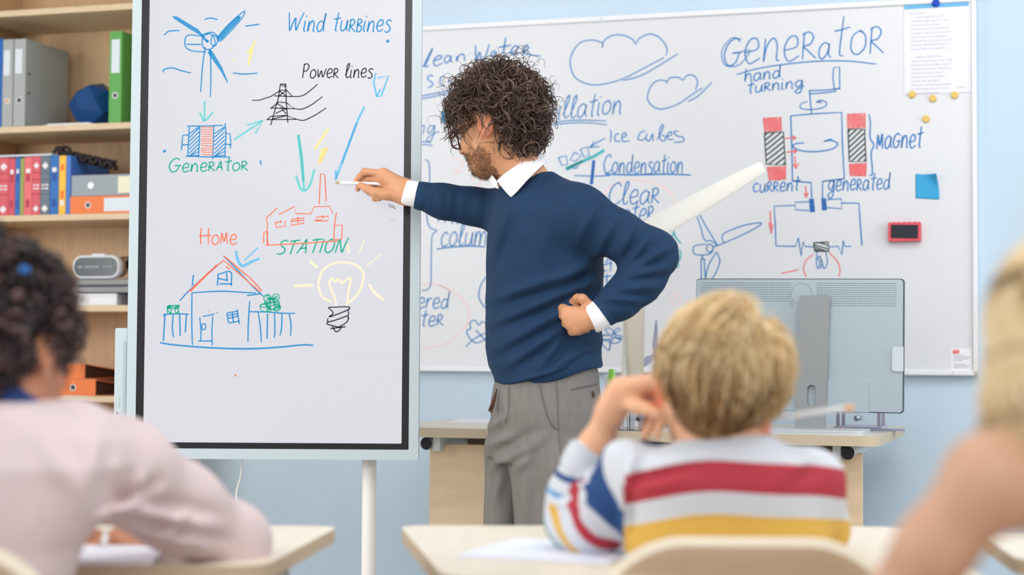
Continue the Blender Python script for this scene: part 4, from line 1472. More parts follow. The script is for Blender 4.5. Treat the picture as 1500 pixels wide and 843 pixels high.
# third shelf: box, two spiral notebooks, headset
zc0 = sz(430, 140)
x0, x1 = sx(101, 430), sx(171, 430)
o = empty('white_carton', MWALL @ Vector(((x0 + x1) / 2, FY + .1, S3)), 'flat white carton under the spiral notebooks', 'box', AW)
MB(MWALL).box(x0, x1, FY, FY + .19, S3, zc0 - .010, .001).build('carton_base', mat('carton_white', (228, 228, 228), .6), o)
MB(MWALL).box(x0 - .0015, x1 + .0015, FY - .0015, FY + .1915, zc0 - .0098, zc0 - .001, .001).build('carton_lid', mat('carton_white', (0, 0, 0)), o)


def notebook(xp0, xp1, zb, zt, rgb, label, y0):
    x0, x1 = sx(xp0, 420, y0), sx(xp1, 420, y0)
    B = empty('spiral_notebook', MWALL @ Vector(((x0 + x1) / 2, y0 + .1, zb)), label, 'notebook', AW)
    m = MB(MWALL).box(x0, x1, y0 + .004, y0 + .20, zb + .001, zb + .002)
    m.box(x0, x1, y0 + .004, y0 + .20, zt - .002, zt - .001)
    m.build('cover', mat('nb_%d_%d_%d' % rgb, rgb, .5), B)
    MB(MWALL).box(x0 + .001, x1 - .001, y0 + .006, y0 + .199, zb + .0022, zt - .0022).build('pages', mat('page_block', (0, 0, 0)), B)
    m = MB(MWALL)
    r = (zt - zb) / 2
    n = int((x1 - x0) / .0058)
    pts = []
    for i in range(n * 8):
        a = i / 8 * 2 * math.pi
        pts.append((x0 + (x1 - x0) * i / (n * 8), y0 + .004 + r * math.cos(a) * .9, (zb + zt) / 2 + r * .93 * math.sin(a)))
    m.tube(pts, .0011, 5)
    m.build('wire_spiral', mat('wire_dark', (78, 92, 112), .4, metal=.4), B)


zn1 = sz(419, 140)
zn2 = sz(408.5, 140)
notebook(88, 222, zc0, zn1, (60, 120, 190), 'spiral notebook with a blue cover directly on the white carton', FY - .004)
notebook(90, 222, zn1 + .0004, zn2, (190, 196, 206), 'spiral notebook with a pale cover under the headset', FY - .002)
# headset
HX0, HX1 = sx(103, 390), sx(172, 390)
HZ0, HZ1 = zn2 + .0005, sz(373.5, 140)
H = empty('vr_headset', MWALL @ Vector(((HX0 + HX1) / 2, FY + .06, HZ0)), 'white virtual reality headset with a dark grey front, on the spiral notebooks', 'headset', AW)
yh = FY + .012
rr_ = (HZ1 - HZ0) * .42


def ring(dx, y):
    return [(x, y, z) for x, z in rrect(HX0 + dx, HX1 - dx, HZ0 + dx, HZ1 - dx, rr_ - dx * .7, 7)]


m = MB(MWALL)
levels = [(.0085, yh + .002), (.003, yh), (0, yh + .006), (0, yh + .022), (.004, yh + .034), (.006, yh + .04)]
n = len(ring(0, 0))
V, Fc = [], []
for dx, y in levels:
    V += ring(dx, y)
for i in range(len(levels) - 1):
    for k_ in range(n):
        Fc.append((i * n + k_, i * n + (k_ + 1) % n, (i + 1) * n + (k_ + 1) % n, (i + 1) * n + k_))
Fc.append(tuple(range(n)))
Fc.append(tuple(range((len(levels) - 1) * n, len(levels) * n))[::-1])
m.add(V, [f[::-1] for f in Fc])
m.box((HX0 + HX1) / 2 - .024, (HX0 + HX1) / 2 + .03, yh + .01, yh + .03, HZ1 - .002, HZ1 + .005, .002)
m.build('shell', WHITE, H)
m = MB(MWALL).prism([(x, z) for x, y, z in ring(.0088, 0)], yh - .0012, yh + .004, 'y')
fp = m.build('front_panel', mat('headset_front', (74, 82, 86), .25), H)
m = MB(MWALL)
w = HX1 - HX0
zc = (HZ0 + HZ1) / 2
for a, b, h in ((.12, .22, .006), (.28, .34, .007), (.36, .42, .007), (.44, .5, .007), (.52, .57, .007), (.66, .72, .004), (.74, .84, .004)):
    m.box(HX0 + w * a, HX0 + w * b, yh - .0018, yh - .001, zc - h / 2, zc + h / 2)
m.build('front_lettering', mat('lettering_grey', (150, 156, 160), .4), fp)
levels = [(.006, yh + .038), (.008, yh + .075), (.012, yh + .085)]
V, Fc = [], []
for dx, y in levels:
    V += ring(dx, y)
for i in range(2):
    for k_ in range(n):
        Fc.append((i * n + k_, i * n + (k_ + 1) % n, (i + 1) * n + (k_ + 1) % n, (i + 1) * n + k_))
Fc.append(tuple(range(2 * n, 3 * n))[::-1])
m = MB(MWALL).add(V, [f[::-1] for f in Fc])
m.build('face_cushion', mat('headset_tan', (184, 152, 130), .8), H)
m = MB(MWALL)
pts = [(HX1 - .006 + .012 * math.sin(math.pi * t), yh + .06 + .09 * t, zc + .012) for t in np.linspace(0, 1, 10)]
for dz in (-.012, -.006, 0, .006, .012):
    m.tube([(x, y, z + dz) for x, y, z in pts], .004, 6)
m.tube([(HX1 - .004, yh + .07, HZ1 - .012), (HX1 - .02, yh + .11, HZ1 - .002), ((HX0 + HX1) / 2, yh + .15, HZ1 - .004)], .004, 6)
m.build('head_strap', DARK, H)

# fourth shelf: two orange binders, spines turned
for i, (pxa, pxb, zb_, zt_, lb, hp) in enumerate(((70, 140, S4, sz(556, 120), 'lower orange binder lying on the fourth shelf, finger hole showing', 107),
                                                  (62, 124, sz(555.4, 120), sz(533.5, 120), 'upper orange binder of the two lying on the fourth shelf', 0))):
    x0, x1 = sx(pxa, 560), sx(pxb, 560)
    B = empty('lying_binder', MWALL @ Vector(((x0 + x1) / 2, FY + .1, zb_)), lb, 'binder', AW)
    c = mat('cover_226_118_54', (0, 0, 0))
    M2 = MWALL @ Matrix.Translation((x1, FY, zb_))
    W, D, Hh = x1 - x0, .29, zt_ - zb_
    # tapering side: covers meet towards the open edge
    m = MB(M2)
    m.box(-W, 0, 0, .003, 0, Hh, .001)
    m.add([(-W, .003, 0), (0, .003, 0), (0, D, 0), (-W, D, 0), (-W, .003, .003), (0, .003, .003), (0, D, .003), (-W, D, .003)],
          [(0, 3, 2, 1), (4, 5, 6, 7), (0, 1, 5, 4), (2, 3, 7, 6), (0, 4, 7, 3), (1, 2, 6, 5)])
    h2 = Hh * .42
    m.add([(-W, .003, Hh - .003), (0, .003, Hh - .003), (0, D, h2), (-W, D, h2), (-W, .003, Hh), (0, .003, Hh), (0, D, h2 + .003), (-W, D, h2 + .003)],
          [(0, 3, 2, 1), (4, 5, 6, 7), (0, 1, 5, 4), (2, 3, 7, 6), (0, 4, 7, 3), (1, 2, 6, 5)])
    m.build('cover', c, B)
    m = MB(M2)
    m.add([(-W + .01, .02, .004), (-.006, .02, .004), (-.006, D - .01, .004), (-W + .01, D - .01, .004),
           (-W + .01, .02, Hh - .008), (-.006, .02, Hh - .008), (-.006, D - .01, h2 - .004), (-W + .01, D - .01, h2 - .004)],
          [(0, 3, 2, 1), (4, 5, 6, 7), (0, 1, 5, 4), (2, 3, 7, 6), (0, 4, 7, 3), (1, 2, 6, 5)])
    m.build('inner_lining', mat('lining_dark', (70, 42, 34), .8), B)
    if hp:
        hx = sx(hp, 565)
        MB(MWALL).lathe([(.009, .001), (.009, -.001), (.012, -.001), (.012, .001)], (hx, FY, (zb_ + zt_) / 2), 18, 'y').build('hole_ring', STEEL, B)
        MB(MWALL).lathe([(.0001, -.0004), (.0092, -.0004), (.0092, .001)], (hx, FY, (zb_ + zt_) / 2), 18, 'y').build('finger_hole', DARK, B)


# ------------------------------------------------------------------ teacher's desk
AD = math.radians(-18.0)
DO = Q(1287, 640, 4.66)
MD = Matrix.Translation(Vector((DO[0], DO[1], 0))) @ Matrix.Rotation(AD, 4, 'Z')
HT = DO[2]
TD_ = np.array([math.cos(AD), math.sin(AD), 0])
ND = np.array([math.sin(AD), -math.cos(AD), 0])
DL_, DD = 1.50, .80
TK = empty('teacher_desk', MD @ Vector((-DL_ / 2, DD / 2, 0)), 'pale wood teacher desk with a front panel, behind the man in the blue sweater', 'desk', AD)
TOPW = mat('desk_top', (222, 212, 194), .4, noise=.05, nscale=8, stretch=(1, 9, 9))
EDGE = mat('desk_edge', (200, 184, 158), .5)
m = MB(MD)
m.prism(rrect(-DL_, 0, 0, DD, (.05, .05, .012, .05), 8), HT - .028, HT, 'z')
o = m.build('tabletop', [TOPW, EDGE], TK)
o.data.polygons.foreach_set('material_index', [0 if abs(p.normal.z) > .5 else 1 for p in o.data.polygons])


def dloc(px_, py_, y):
    """pixel -> desk frame on the plane local y"""
    return MD.inverted() @ Vector(on_plane(px_, py_, DO - ND * y, ND))


def dtop(px_, py_):
    """pixel -> point on the desk top (desk frame)"""
    return MD.inverted() @ Vector(on_plane(px_, py_, (0, 0, HT), (0, 0, 1)))


xa, xb = dloc(629, 700, .10).x, dloc(1263, 700, .10).x
zt = dloc(1000, 659, .10).z
MB(MD).box(xa, xb, .10, .12, .06, HT - .052, .001).build('front_panel', mat('desk_panel', (226, 200, 166), .5, noise=.10, nscale=5, stretch=(1, 4, 6)), TK)
GAP_SHADE = mat('desk_shade_rail', (128, 116, 104), .6)
MB(MD).box(xa + .1, xb - .09, .16, .18, HT - .09, HT - .03).build('back_rail', GAP_SHADE, TK)  # dark strip added for the shaded gap between tabletop and panel
for xc, s in ((xa + .006, 1), (xb - .035, -1)):
    m = MB(MD)
    m.tube([(xc, .055, HT - .049), (xc, DD - .1, HT - .049)], .0195, 20, cap=False)
    m.tube([(xc, DD - .1, HT - .049), (xc, .055, HT - .049)], .0165, 20, cap=False)
    tb = m.build('support_tube', STEEL, TK)
    MB(MD).lathe([(.0001, -.001), (.0170, -.001), (.0170, .002)], (xc, .060, HT - .049), 18, 'y').build('tube_end', DARK, tb)
    MB(MD).box(xc + s * .03 - .012, xc + s * .03 + .012, .06, .16, HT - .072, HT - .030, .002).build('support_bracket', STEEL, TK)
    m = MB(MD)
    xq = xc + (-.24 if s < 0 else .05)
    m.box(xq - .035, xq + .035, .36, .44, .03, HT - .0285, .004)
    m.box(xq - .035, xq + .035, .15, .72, 0, .03, .006)
    m.build('leg', STEEL, TK)

# ------------------------------------------------------------------ monitor seen from behind
SILVER = mat('monitor_silver', (178, 192, 200), .38, metal=.35)
SILV2 = mat('monitor_silver_dark', (156, 160, 162), .4, metal=.4)
ym = .20
MM_ = MD @ Matrix.Rotation(math.radians(0), 4, 'Z')
mxl, mxr = dloc(1020.5, 500, ym).x, dloc(1325.5, 500, ym).x
mzt, mzb = dloc(1172, 408.5, ym).z, dloc(1300, 604.5, ym).z
MN = empty('computer_monitor', MD @ Vector(((mxl + mxr) / 2, ym, HT)), 'large silver monitor seen from behind at the right end of the teacher desk', 'monitor', AD)
RT = Matrix.Translation(((mxl + mxr) / 2, 0, mzt)) @ Matrix.Rotation(math.radians(.55), 4, 'Y') @ Matrix.Translation((-(mxl + mxr) / 2, 0, -mzt))
MT = MD @ RT
m = MB(MT)
m.prism(rrect(mxl, mxr, mzb, mzt, .010, 5), ym - .006, ym + .014, 'y')
m.build('screen_edge', mat('monitor_edge', (74, 84, 92), .4, metal=.3), MN)
m = MB(MT)
m.prism(rrect(mxl + .003, mxr - .003, mzb + .003, mzt - .003, .009, 5), ym - .016, ym - .004, 'y')
back = m.build('rear_shell', SILVER, MN)
MB(MT).box(mxl + .012, mxr - .012, ym + .0135, ym + .015, mzb + .015, mzt - .012).build('screen_glass', mat('monitor_glass', (40, 44, 52), .15), MN)
# vents
m = MB(MT)
W = mxr - mxl
zv1, zv0 = mzt - .014, mzt - .078
rows = 11
for r in range(rows):
    z = zv1 - (zv1 - zv0) * r / (rows - 1)
    x = mxl + .018
    while x < mxr - .022:
        f = (x - mxl) / W
        lim = rows if f > .45 else rows - 2
        if r < lim and abs(x - (dloc(1178, 430, ym).x)) > (.036 if r < 8 else .03):
            m.box(x, x + .0042, ym - .0163, ym - .0155, z - .0009, z + .0009)
        x += .0066
m.build('vent_slots', mat('vent_dark', (96, 108, 116), .6), back)
cx_, cz_ = dloc(1176, 431, ym).x, dloc(1176, 431, ym).z
m = MB(MT)
m.tube([(cx_ + .030 * math.cos(a), ym - .0162, cz_ + .030 * math.sin(a)) for a in np.linspace(0, 2 * math.pi, 40)], .0007, 5, cap=False)
m.build('round_mark', SILV2, back)
# lower raised housing, seams, side notch
hx0, hx1 = dloc(1092, 570, ym).x, dloc(1276, 570, ym).x
MB(MT).prism(rrect(hx0, hx1, mzb + .002, dloc(1200, 555, ym).z, (.002, .002, .008, .008), 4), ym - .030, ym - .014, 'y').build('connector_housing', SILVER, back)
MB(MT).prism(rrect(dloc(1309, 520, ym).x, mxr - .0005, dloc(1315, 543, ym).z, dloc(1315, 507, ym).z, (.008, .001, .001, .008), 4), ym - .022, ym - .014, 'y').build('side_notch', mat('notch_clear', (206, 216, 224), .2), back)
MB(MT).prism(rrect(dloc(1120, 520, ym).x, dloc(1214, 520, ym).x, dloc(1170, 548, ym).z, dloc(1170, 476, ym).z, .003, 3), ym - .0205, ym - .015, 'y').build('mount_plate', SILVER, back)
# stand column with cable hole
yc = ym - .045
c0, c1, c2, c3 = dloc(1164, 628, yc), dloc(1209, 628, yc), dloc(1215.5, 433, yc), dloc(1171, 433, yc)
hc = dloc(1189, 580, yc)
top = rrect(c3.x, c2.x, c3.z - .02, c3.z, (.0, .0, .008, .008), 5)
col_ = MB(MD).prism([(c0.x, HT + .012), (c1.x, HT + .012)] + [p for p in top if p[1] > c3.z - .015], yc - .004, yc + .010, 'y').build('stand_column', SILV2, MN, smooth=False)
cutter = MB(MD).prism([(hc.x + x, hc.z + z) for x, z in rrect(-.0125, .0125, -.031, .031, .0123, 8)], yc - .03, yc + .04, 'y').build('cutter', SILV2, MN)
bm_ = col_.modifiers.new('hole', 'BOOLEAN')
bm_.operation, bm_.object, bm_.solver = 'DIFFERENCE', cutter, 'EXACT'
me_ = bpy.data.meshes.new_from_object(col_.evaluated_get(bpy.context.evaluated_depsgraph_get()))
col_.modifiers.clear()
col_.data = me_
me_.polygons.foreach_set('use_smooth', [False] * len(me_.polygons))
bpy.data.objects.remove(cutter)
MB(MD).box(c3.x + .008, c2.x - .008, yc + .009, ym - .0195, hc.z + .12, c3.z - .02).build('column_neck', SILV2, MN)
b0, b1 = dtop(1128, 641), dtop(1266, 638)
bx0, bx1 = dloc(1092, 638, .06).x, dloc(1267, 638, .06).x
m = MB(MD)
m.prism(rrect(bx0, bx1, .035, .24, .035, 7), HT + .0004, HT + .006, 'z')
m.prism(rrect(bx0 + .001, bx1 - .001, .036, .239, .034, 7), HT + .0065, HT + .012, 'z')
m.build('stand_base', mat('base_silver', (206, 212, 216), .35, metal=.2), MN)

# ------------------------------------------------------------------ other things on the teacher's desk
# white wind turbine model
TWH = mat('turbine_white', (240, 238, 232), .35)
TWS = mat('turbine_ivory', (214, 206, 190), .4)
yt = .30
tb0 = dloc(926, 624, yt)
hubp = np.array(MD @ Vector(dloc(925, 353, yt)))
base = np.array(MD @ Vector((dloc(920, 600, yt).x, yt, HT)))
WT = empty('wind_turbine_model', base, 'tall white model wind turbine with long blades behind the man\'s elbow', 'model')
m = MB()
m.lathe([(.0001, .0005), (.075, .0005), (.078, .006), (.07, .014), (.022, .02), (.0001, .022)], base, 32)
m.build('base', TWH, WT)
hb = hubp + np.array([0, .03, 0])
MB().tube([base + np.array([0, 0, .015]), base * .5 + hb * .5, hb], [.024, .021, .015], 20).build('tower', TWH, WT)
MB().tube([hubp + np.array([0, .075, 0]), hubp + np.array([0, .06, 0]), hubp + np.array([0, .0, 0]), hubp + np.array([0, -.01, 0])], [.012, .024, .022, .016], 20).build('nacelle', TWH, WT)
hub = hubp + np.array([0, -.022, 0])
m = MB().ball(hub, (.022, .022, .022), 18)
m.build('hub', TWS, WT)


def blade(p0, p1, w0, w1, m_):
    """tapered aerofoil blade"""
    p0, p1 = np.asarray(p0), np.asarray(p1)
    d = (p1 - p0) / np.linalg.norm(p1 - p0)
    yv = np.array([0, 1.0, 0])
    s = np.cross(d, yv)
    s /= np.linalg.norm(s)
    V, Fc = [], []
    n = 16
    ts = [0, .05, .12, .25, .5, .75, .95, .99, 1.0]
    ws = [.3, .62, .98, 1, .85, .68, .53, .49, .40]
    for t, w in zip(ts, ws):
        for k_ in range(n):
            a = 2 * math.pi * k_ / n
            tw = .5 * (1 - t)
            u, v = w * w0 * math.cos(a) * .5, w * w0 * .16 * math.sin(a)
            V.append(p0 + (p1 - p0) * t + s * (u * math.cos(tw) - v * math.sin(tw)) + yv * (u * math.sin(tw) + v * math.cos(tw)))
    for i in range(len(ts) - 1):
        for k_ in range(n):
            Fc.append((i * n + k_, i * n + (k_ + 1) % n, (i + 1) * n + (k_ + 1) % n, (i + 1) * n + k_))
    Fc.append(tuple(range(n - 1, -1, -1)))
    Fc.append(tuple(range((len(ts) - 1) * n, len(ts) * n)))
    return raw('blade', V, Fc, m_, WT)


tip = np.array(MD @ Vector(dloc(1116, 246, yt)))
dv = tip - hubp
tip = hub + dv
blade(hub, hub + dv, .079, .03, TWH)
LB = np.linalg.norm(dv)
a0 = math.atan2(dv[2], np.dot(dv, TD_))
for kk in (1, 2):
    a = a0 + kk * 2 * math.pi / 3 + (.0 if kk == 1 else .07)
    e = hub + LB * (math.cos(a) * TD_ + math.sin(a) * np.array([0, 0, 1]))
    if e[2] < HT + .012:
        e = hub + (e - hub) * ((hub[2] - HT - .012) / (hub[2] - e[2]))
    blade(hub, e, .079, .03, TWS)
# small grey turbine beside it
SGM = mat('model_grey_blue', (170, 176, 204), .45)
p = dloc(962, 600, .42)
b_ = np.array(MD @ Vector((p.x, .42, HT)))
WT2 = empty('small_turbine_model', b_, 'small grey blue model turbine on a thin post beside the boy\'s head', 'model')
h_ = np.array(MD @ Vector(dloc(961, 520, .42)))
MB().lathe([(.0001, .0005), (.04, .0005), (.04, .006), (.0001, .008)], b_, 24).build('base', SGM, WT2)
MB().tube([b_ + (0, 0, .004), h_], [.0062, .005], 12).build('post', SGM, WT2)
for (qx, qy, w) in ((925, 548, .013), (962.5, 470, .010), (1000, 545, .013)):
    e = np.array(MD @ Vector(dloc(qx, qy, .40)))
    s0 = h_ + (e - h_) * .02 + NDW if False else h_ + (e - h_) * .02
    d = e - s0
    d /= np.linalg.norm(d)
    s = np.cross(d, ND)
    V = []
    for t, ww in ((0, .35), (.25, 1), (1, .25)):
        for sg in (-1, 1):
            for dp in (-.0015, .0015):
                V.append(s0 + (e - s0) * t + s * sg * w * ww + ND * (.012 + dp))
    Fc = []
    for i in (0, 1):
        a = i * 4
        Fc += [(a, a + 4, a + 6, a + 2), (a + 1, a + 3, a + 7, a + 5), (a, a + 1, a + 5, a + 4), (a + 2, a + 6, a + 7, a + 3)]
    Fc += [(0, 2, 3, 1), (8, 9, 11, 10)]
    raw('blade', V, Fc, SGM, WT2, smooth=False)
m = MB().ball(h_ + ND * .012, .008, 12)
m.build('hub', SGM, WT2)

# clear pen cup with pens, black case, white mouse
CLEAR = mat('clear_acrylic', (246, 248, 252), .05, trans=1.0)
p = dtop(917, 632)
px0, py0 = p.x, p.y + .02
OG = empty('pen_organizer', MD @ Vector((px0 + .03, py0 + .04, HT)), 'clear acrylic pen organizer at the boy\'s wrist on the teacher desk', 'organizer', AD)
m = MB(MD)
for (xx0, xx1, hh) in ((px0 - .03, px0 + .0, .045), (px0 + .004, px0 + .034, .07), (px0 + .038, px0 + .075, .10)):
    for (a, b, c, d) in ((xx0, xx1, py0, py0 + .003), (xx0, xx1, py0 + .06, py0 + .063), (xx0, xx0 + .003, py0 + .003, py0 + .06), (xx1 - .003, xx1, py0 + .003, py0 + .06)):
        m.box(a, b, c, d, HT + .0005, HT + hh)
    m.box(xx0, xx1, py0, py0 + .063, HT + .0005, HT + .0035)
m.build('compartments', CLEAR, OG)


def pen(p0, p1, r, mats, label, name='pen', capf=.3):
    p0, p1 = np.asarray(p0, float), np.asarray(p1, float)
    L = lambda t: p0 + (p1 - p0) * t
    P = empty(name, (min(p0[0], p1[0]) * .5 + max(p0[0], p1[0]) * .5, (p0[1] + p1[1]) / 2, min(p0[2], p1[2])), label, name.split('_')[-1])
    MB().tube([L(.0), L(.05), L(.06), L(1 - capf)], [r * .3, r * .8, r, r], 12).build('barrel', mats[0], P)
    MB().tube([L(1 - capf), L(.97), L(1)], [r * 1.15, r * 1.15, r * .7], 12).build('cap', mats[1], P)
    return P


GRN = mat('green_clear_plastic', (150, 214, 70), .15, trans=.35)
d_ = lambda x, y, yy: np.array(MD @ Vector(dloc(x, y, yy)))
gp = np.array(MD @ Vector((px0 + .056 - .05, py0 + .03, HT + .006)))
# green correction roller standing in a white pot, dark pen beside it
ptx = dloc(893, 600, .16).x
PT = empty('pen_pot', MD @ Vector((ptx, .18, HT)), 'white round pot holding the green pen behind the man\'s hip', 'pot')
pc = MD @ Vector((ptx, .18, HT))
MB().lathe([(.0001, .0005), (.034, .0005), (.036, .004), (.038, .085), (.0355, .086), (.033, .006), (.0001, .005)], pc, 28).build('pot_body', WHITE, PT)
g0 = np.array(MD @ Vector((ptx, .18, HT + .008)))
g1 = np.array(MD @ Vector(dloc(896, 541, .18)))
GP = empty('highlighter', g0, 'bright green see-through highlighter standing upright behind the man\'s hip', 'highlighter')
MB().tube([g0, g0 * .45 + g1 * .55, g0 * .12 + g1 * .88, g1], [.011, .0125, .0125, .009], 14).build('barrel', GRN, GP)
MB().tube([g0 * .3 + g1 * .7 + ND * .011, g0 * .03 + g1 * .97 + ND * .0125], .003, 8).build('clip', mat('green_solid', (120, 200, 60), .3), GP)
g2 = np.array(MD @ Vector((ptx - .012, .20, HT + .008)))
g3 = np.array(MD @ Vector(dloc(887.5, 549, .2)))
pen(g2, g3, .0042, [mat('pen_dark', (40, 48, 70), .3), mat('pen_white', (232, 232, 236), .3)], 'dark blue ballpoint pen next to the green highlighter', 'ballpoint_pen', .55)
p = dtop(944, 626)
m = MB(MD).box(p.x - .05, p.x + .045, p.y + .06, p.y + .12, HT + .0005, HT + .028, .006)
tag(m.build('glasses_case', DARK), 'black case behind the boy\'s fingers on the teacher desk', 'case')
p = dtop(958, 640)
MS = empty('computer_mouse', MD @ Vector((p.x, .05, HT)), 'small white computer mouse at the desk edge behind the boy\'s fingers', 'mouse', AD)
m = MB(MD)
prof = []
V, Fc = [], []
n = 24
for (f, h) in ((1, .0008), (1.02, .006), (.96, .016), (.75, .024), (.4, .029), (.02, .030)):
    for k_ in range(n):
        a = 2 * math.pi * k_ / n
        V.append((p.x + .034 * f * math.cos(a) * abs(math.cos(a)) ** -.15, .075 + .05 * f * math.sin(a), HT + h))
for i in range(5):
    for k_ in range(n):
        Fc.append((i * n + k_, i * n + (k_ + 1) % n, (i + 1) * n + (k_ + 1) % n, (i + 1) * n + k_))
Fc += [tuple(range(n - 1, -1, -1)), tuple(range(5 * n, 6 * n))]
m.add(V, Fc)
m.build('mouse_body', WHITE, MS)
MB(MD).box(p.x - .002, p.x + .002, .095, .108, HT + .020, HT + .030, .001).build('scroll_wheel', STEEL, MS)
# newton's cradle at the right end
cw0, cw1 = dloc(1232, 600, .52).x, dloc(1291, 600, .52).x
NC = empty('newtons_cradle', MD @ Vector(((cw0 + cw1) / 2, .52, HT)), 'small swinging ball cradle with steel balls under the monitor\'s right corner', 'desk toy', AD)
m = MB(MD)
PUR = mat('lilac_clear', (196, 188, 208), .2, trans=.3)
MB(MD).box(cw0 - .012, cw1 + .012, .43, .60, HT + .0005, HT + .010, .002).build('cradle_base', PUR, NC)
for xx in (cw0, cw1):
    for yy in (.45, .58):
        MB(MD).box(xx - .005, xx + .005, yy - .005, yy + .005, HT + .010, HT + .15).build('cradle_post', PUR, NC)
for yy in (.45, .58):
    MB(MD).box(cw0 - .005, cw1 + .005, yy - .005, yy + .005, HT + .1505, HT + .160).build('cradle_bar', PUR, NC)
CHR = mat('chrome', (200, 205, 212), .08, metal=1)
bc = dloc(1257, 615.5, .52)
for i in range(5):
    xx = bc.x + (i - 2) * .0 + 0
    yy = .52 + (i - 2) * .0205
    b1_ = MB(MD).ball((bc.x, yy, HT + .034), .0101, 16).build('steel_ball', CHR, NC)
    MB(MD).tube([(bc.x, yy, HT + .044), (cw0, yy, HT + .152)], .0006, 4).build('thread', STEEL, b1_)
# red and orange pencils and papers by the monitor foot
for (a, b_, col, lb, nm) in (((1196, 627), (1246, 627.5), (226, 72, 54), 'red pencil lying behind the monitor stand', .30), ((1206, 624), (1243, 625), (240, 170, 70), 'orange pencil lying behind the red pencil', .34)):
    p0, p1 = dtop(*a), dtop(*b_)
    pen(MD @ Vector((p0.x, nm, HT + .0045)), MD @ Vector((p1.x + .03, nm + .02, HT + .0045)), .004, [mat('pencil_%d' % col[1], col, .4)] * 2, lb, 'colour_pencil', .1)
p0 = dtop(1290, 630)
o = MB(MD @ Matrix.Translation((p0.x + .01, p0.y, 0)) @ Matrix.Rotation(.1, 4, 'Z')).box(-.08, .06, -.10, -.0, HT + .0005, HT + .004).build('desk_notepad', mat('pad_blue_grey', (150, 160, 184), .6))
tag(o, 'blue grey notepad at the right end of the teacher desk', 'notepad')
p0 = dtop(690, 617)
o = MB(MD @ Matrix.Translation((p0.x + .06, p0.y, 0)) @ Matrix.Rotation(.2, 4, 'Z')).box(-.11, .11, -.14, .14, HT + .0005, HT + .0025).build('paper_sheet', mat('print_paper', (0, 0, 0)))
tag(o, 'white sheet of paper on the teacher desk beside the man', 'paper')


# ------------------------------------------------------------------ the man at the screen
from mathutils.bvhtree import BVHTree


def hit(o, px_, py_, lift=.0):
    """point of an object's near surface under a pixel"""
    me = o.data
    key = 'bvh_' + o.name
    if key not in ROOT:
        M = o.matrix_world if o.parent is None else ROOT[o.name]
        ROOT[key] = BVHTree.FromPolygons([M @ v.co for v in me.vertices], [tuple(p.vertices) for p in me.polygons])
    r = ray(px_, py_)
    loc, nor, _, _ = ROOT[key].ray_cast(Vector(CAM), Vector(r))
    if loc is None:
        return None
    return np.array(loc) + lift * np.array(nor)


def skin(name, rgb):
    return mat(name, rgb, .5, sss=.12, bump=.08, bscale=300, noise=.08, nscale=25)


def curls(name, parent, c, R, center, radii, allowed, n, length, amp, turns, lift, drop, rad, mats, weights, seed, k=24, s=1.0, sides=4):
    g = np.random.default_rng(seed)
    P, N = [], []
    while len(P) < n:
        d = g.normal(size=3)
        d /= np.linalg.norm(d)
        q = center + d * radii * .97
        if allowed(q, d):
            P.append(q)
            nn = d / radii
            N.append(nn / np.linalg.norm(nn))
    P, N = np.array(P), np.array(N)
    P = c + (P * s) @ R.T
    N = N @ R.T
    T = np.cross(N, g.normal(size=N.shape))
    T /= np.linalg.norm(T, axis=1)[:, None]
    t = np.linspace(0, 1, k)[None, :, None]
    Lg = (length * g.uniform(.6, 1.25, n))[:, None, None]
    lf = (lift * g.uniform(.5, 1.3, n))[:, None, None]
    Cn = P[:, None] + N[:, None] * lf * (1 - (1 - t) ** 2) + T[:, None] * Lg * t * .55
    Cn = Cn + np.array([0, 0, -1.0]) * drop * t ** 2 * g.uniform(.5, 1.4, n)[:, None, None]
    D = T[:, None] * .6 + N[:, None] * .4 + np.array([0, 0, -.5]) * t
    D = D / np.linalg.norm(D, axis=2, keepdims=True)
    A = np.cross(D, N[:, None])
    A /= np.linalg.norm(A, axis=2, keepdims=True) + 1e-9
    B = np.cross(D, A)
    ph = g.uniform(0, 6.28, n)[:, None, None]
    om = (turns * g.uniform(.7, 1.3, n) * g.choice([-1, 1], n))[:, None, None] * 2 * np.pi
    am = (amp * g.uniform(.6, 1.4, n))[:, None, None] * np.minimum(1, .3 + t * 1.5)
    path = Cn + am * (np.cos(om * t + ph) * A + np.sin(om * t + ph) * B)
    mi = g.choice(len(mats), n, p=weights)
    return strands(name, parent, path, rad * g.uniform(.6, 1.3, n), mats, mi, sides)


MAN = empty('person', Q(765, 1080, 4.42) * np.array([1, 1, 0]), 'curly-haired man in a navy blue sweater and grey trousers writing on the touch screen', 'person')
HC, HR = Q(726, 186, 4.40), frame((-.87, .48, -.28), math.radians(2))
S = Solid(.0036, .02)
L = add_head(S, HC, HR, 1.0, True, Q(768, 268, 4.40), .054)
neck = Q(770, 275, 4.42)
S.cone(neck, Q(795, 340, 4.42), .07, .10)
S.chain([(Q(795, 340, 4.42), .10), (Q(795, 520, 4.42), .11), (Q(795, 610, 4.42), .11)], .05)
for sx_ in (-1, 1):
    S.ell(L(sx_ * .087, -.016, -.004), np.array([.008, .021, .034]), HR @ np.array(Matrix.Rotation(math.radians(-18 * sx_), 3, 'Z')), k=.008)
    S.ell(L(sx_ * .095, -.012, .002), np.array([.006, .010, .018]), HR, k=.006, sub=True)
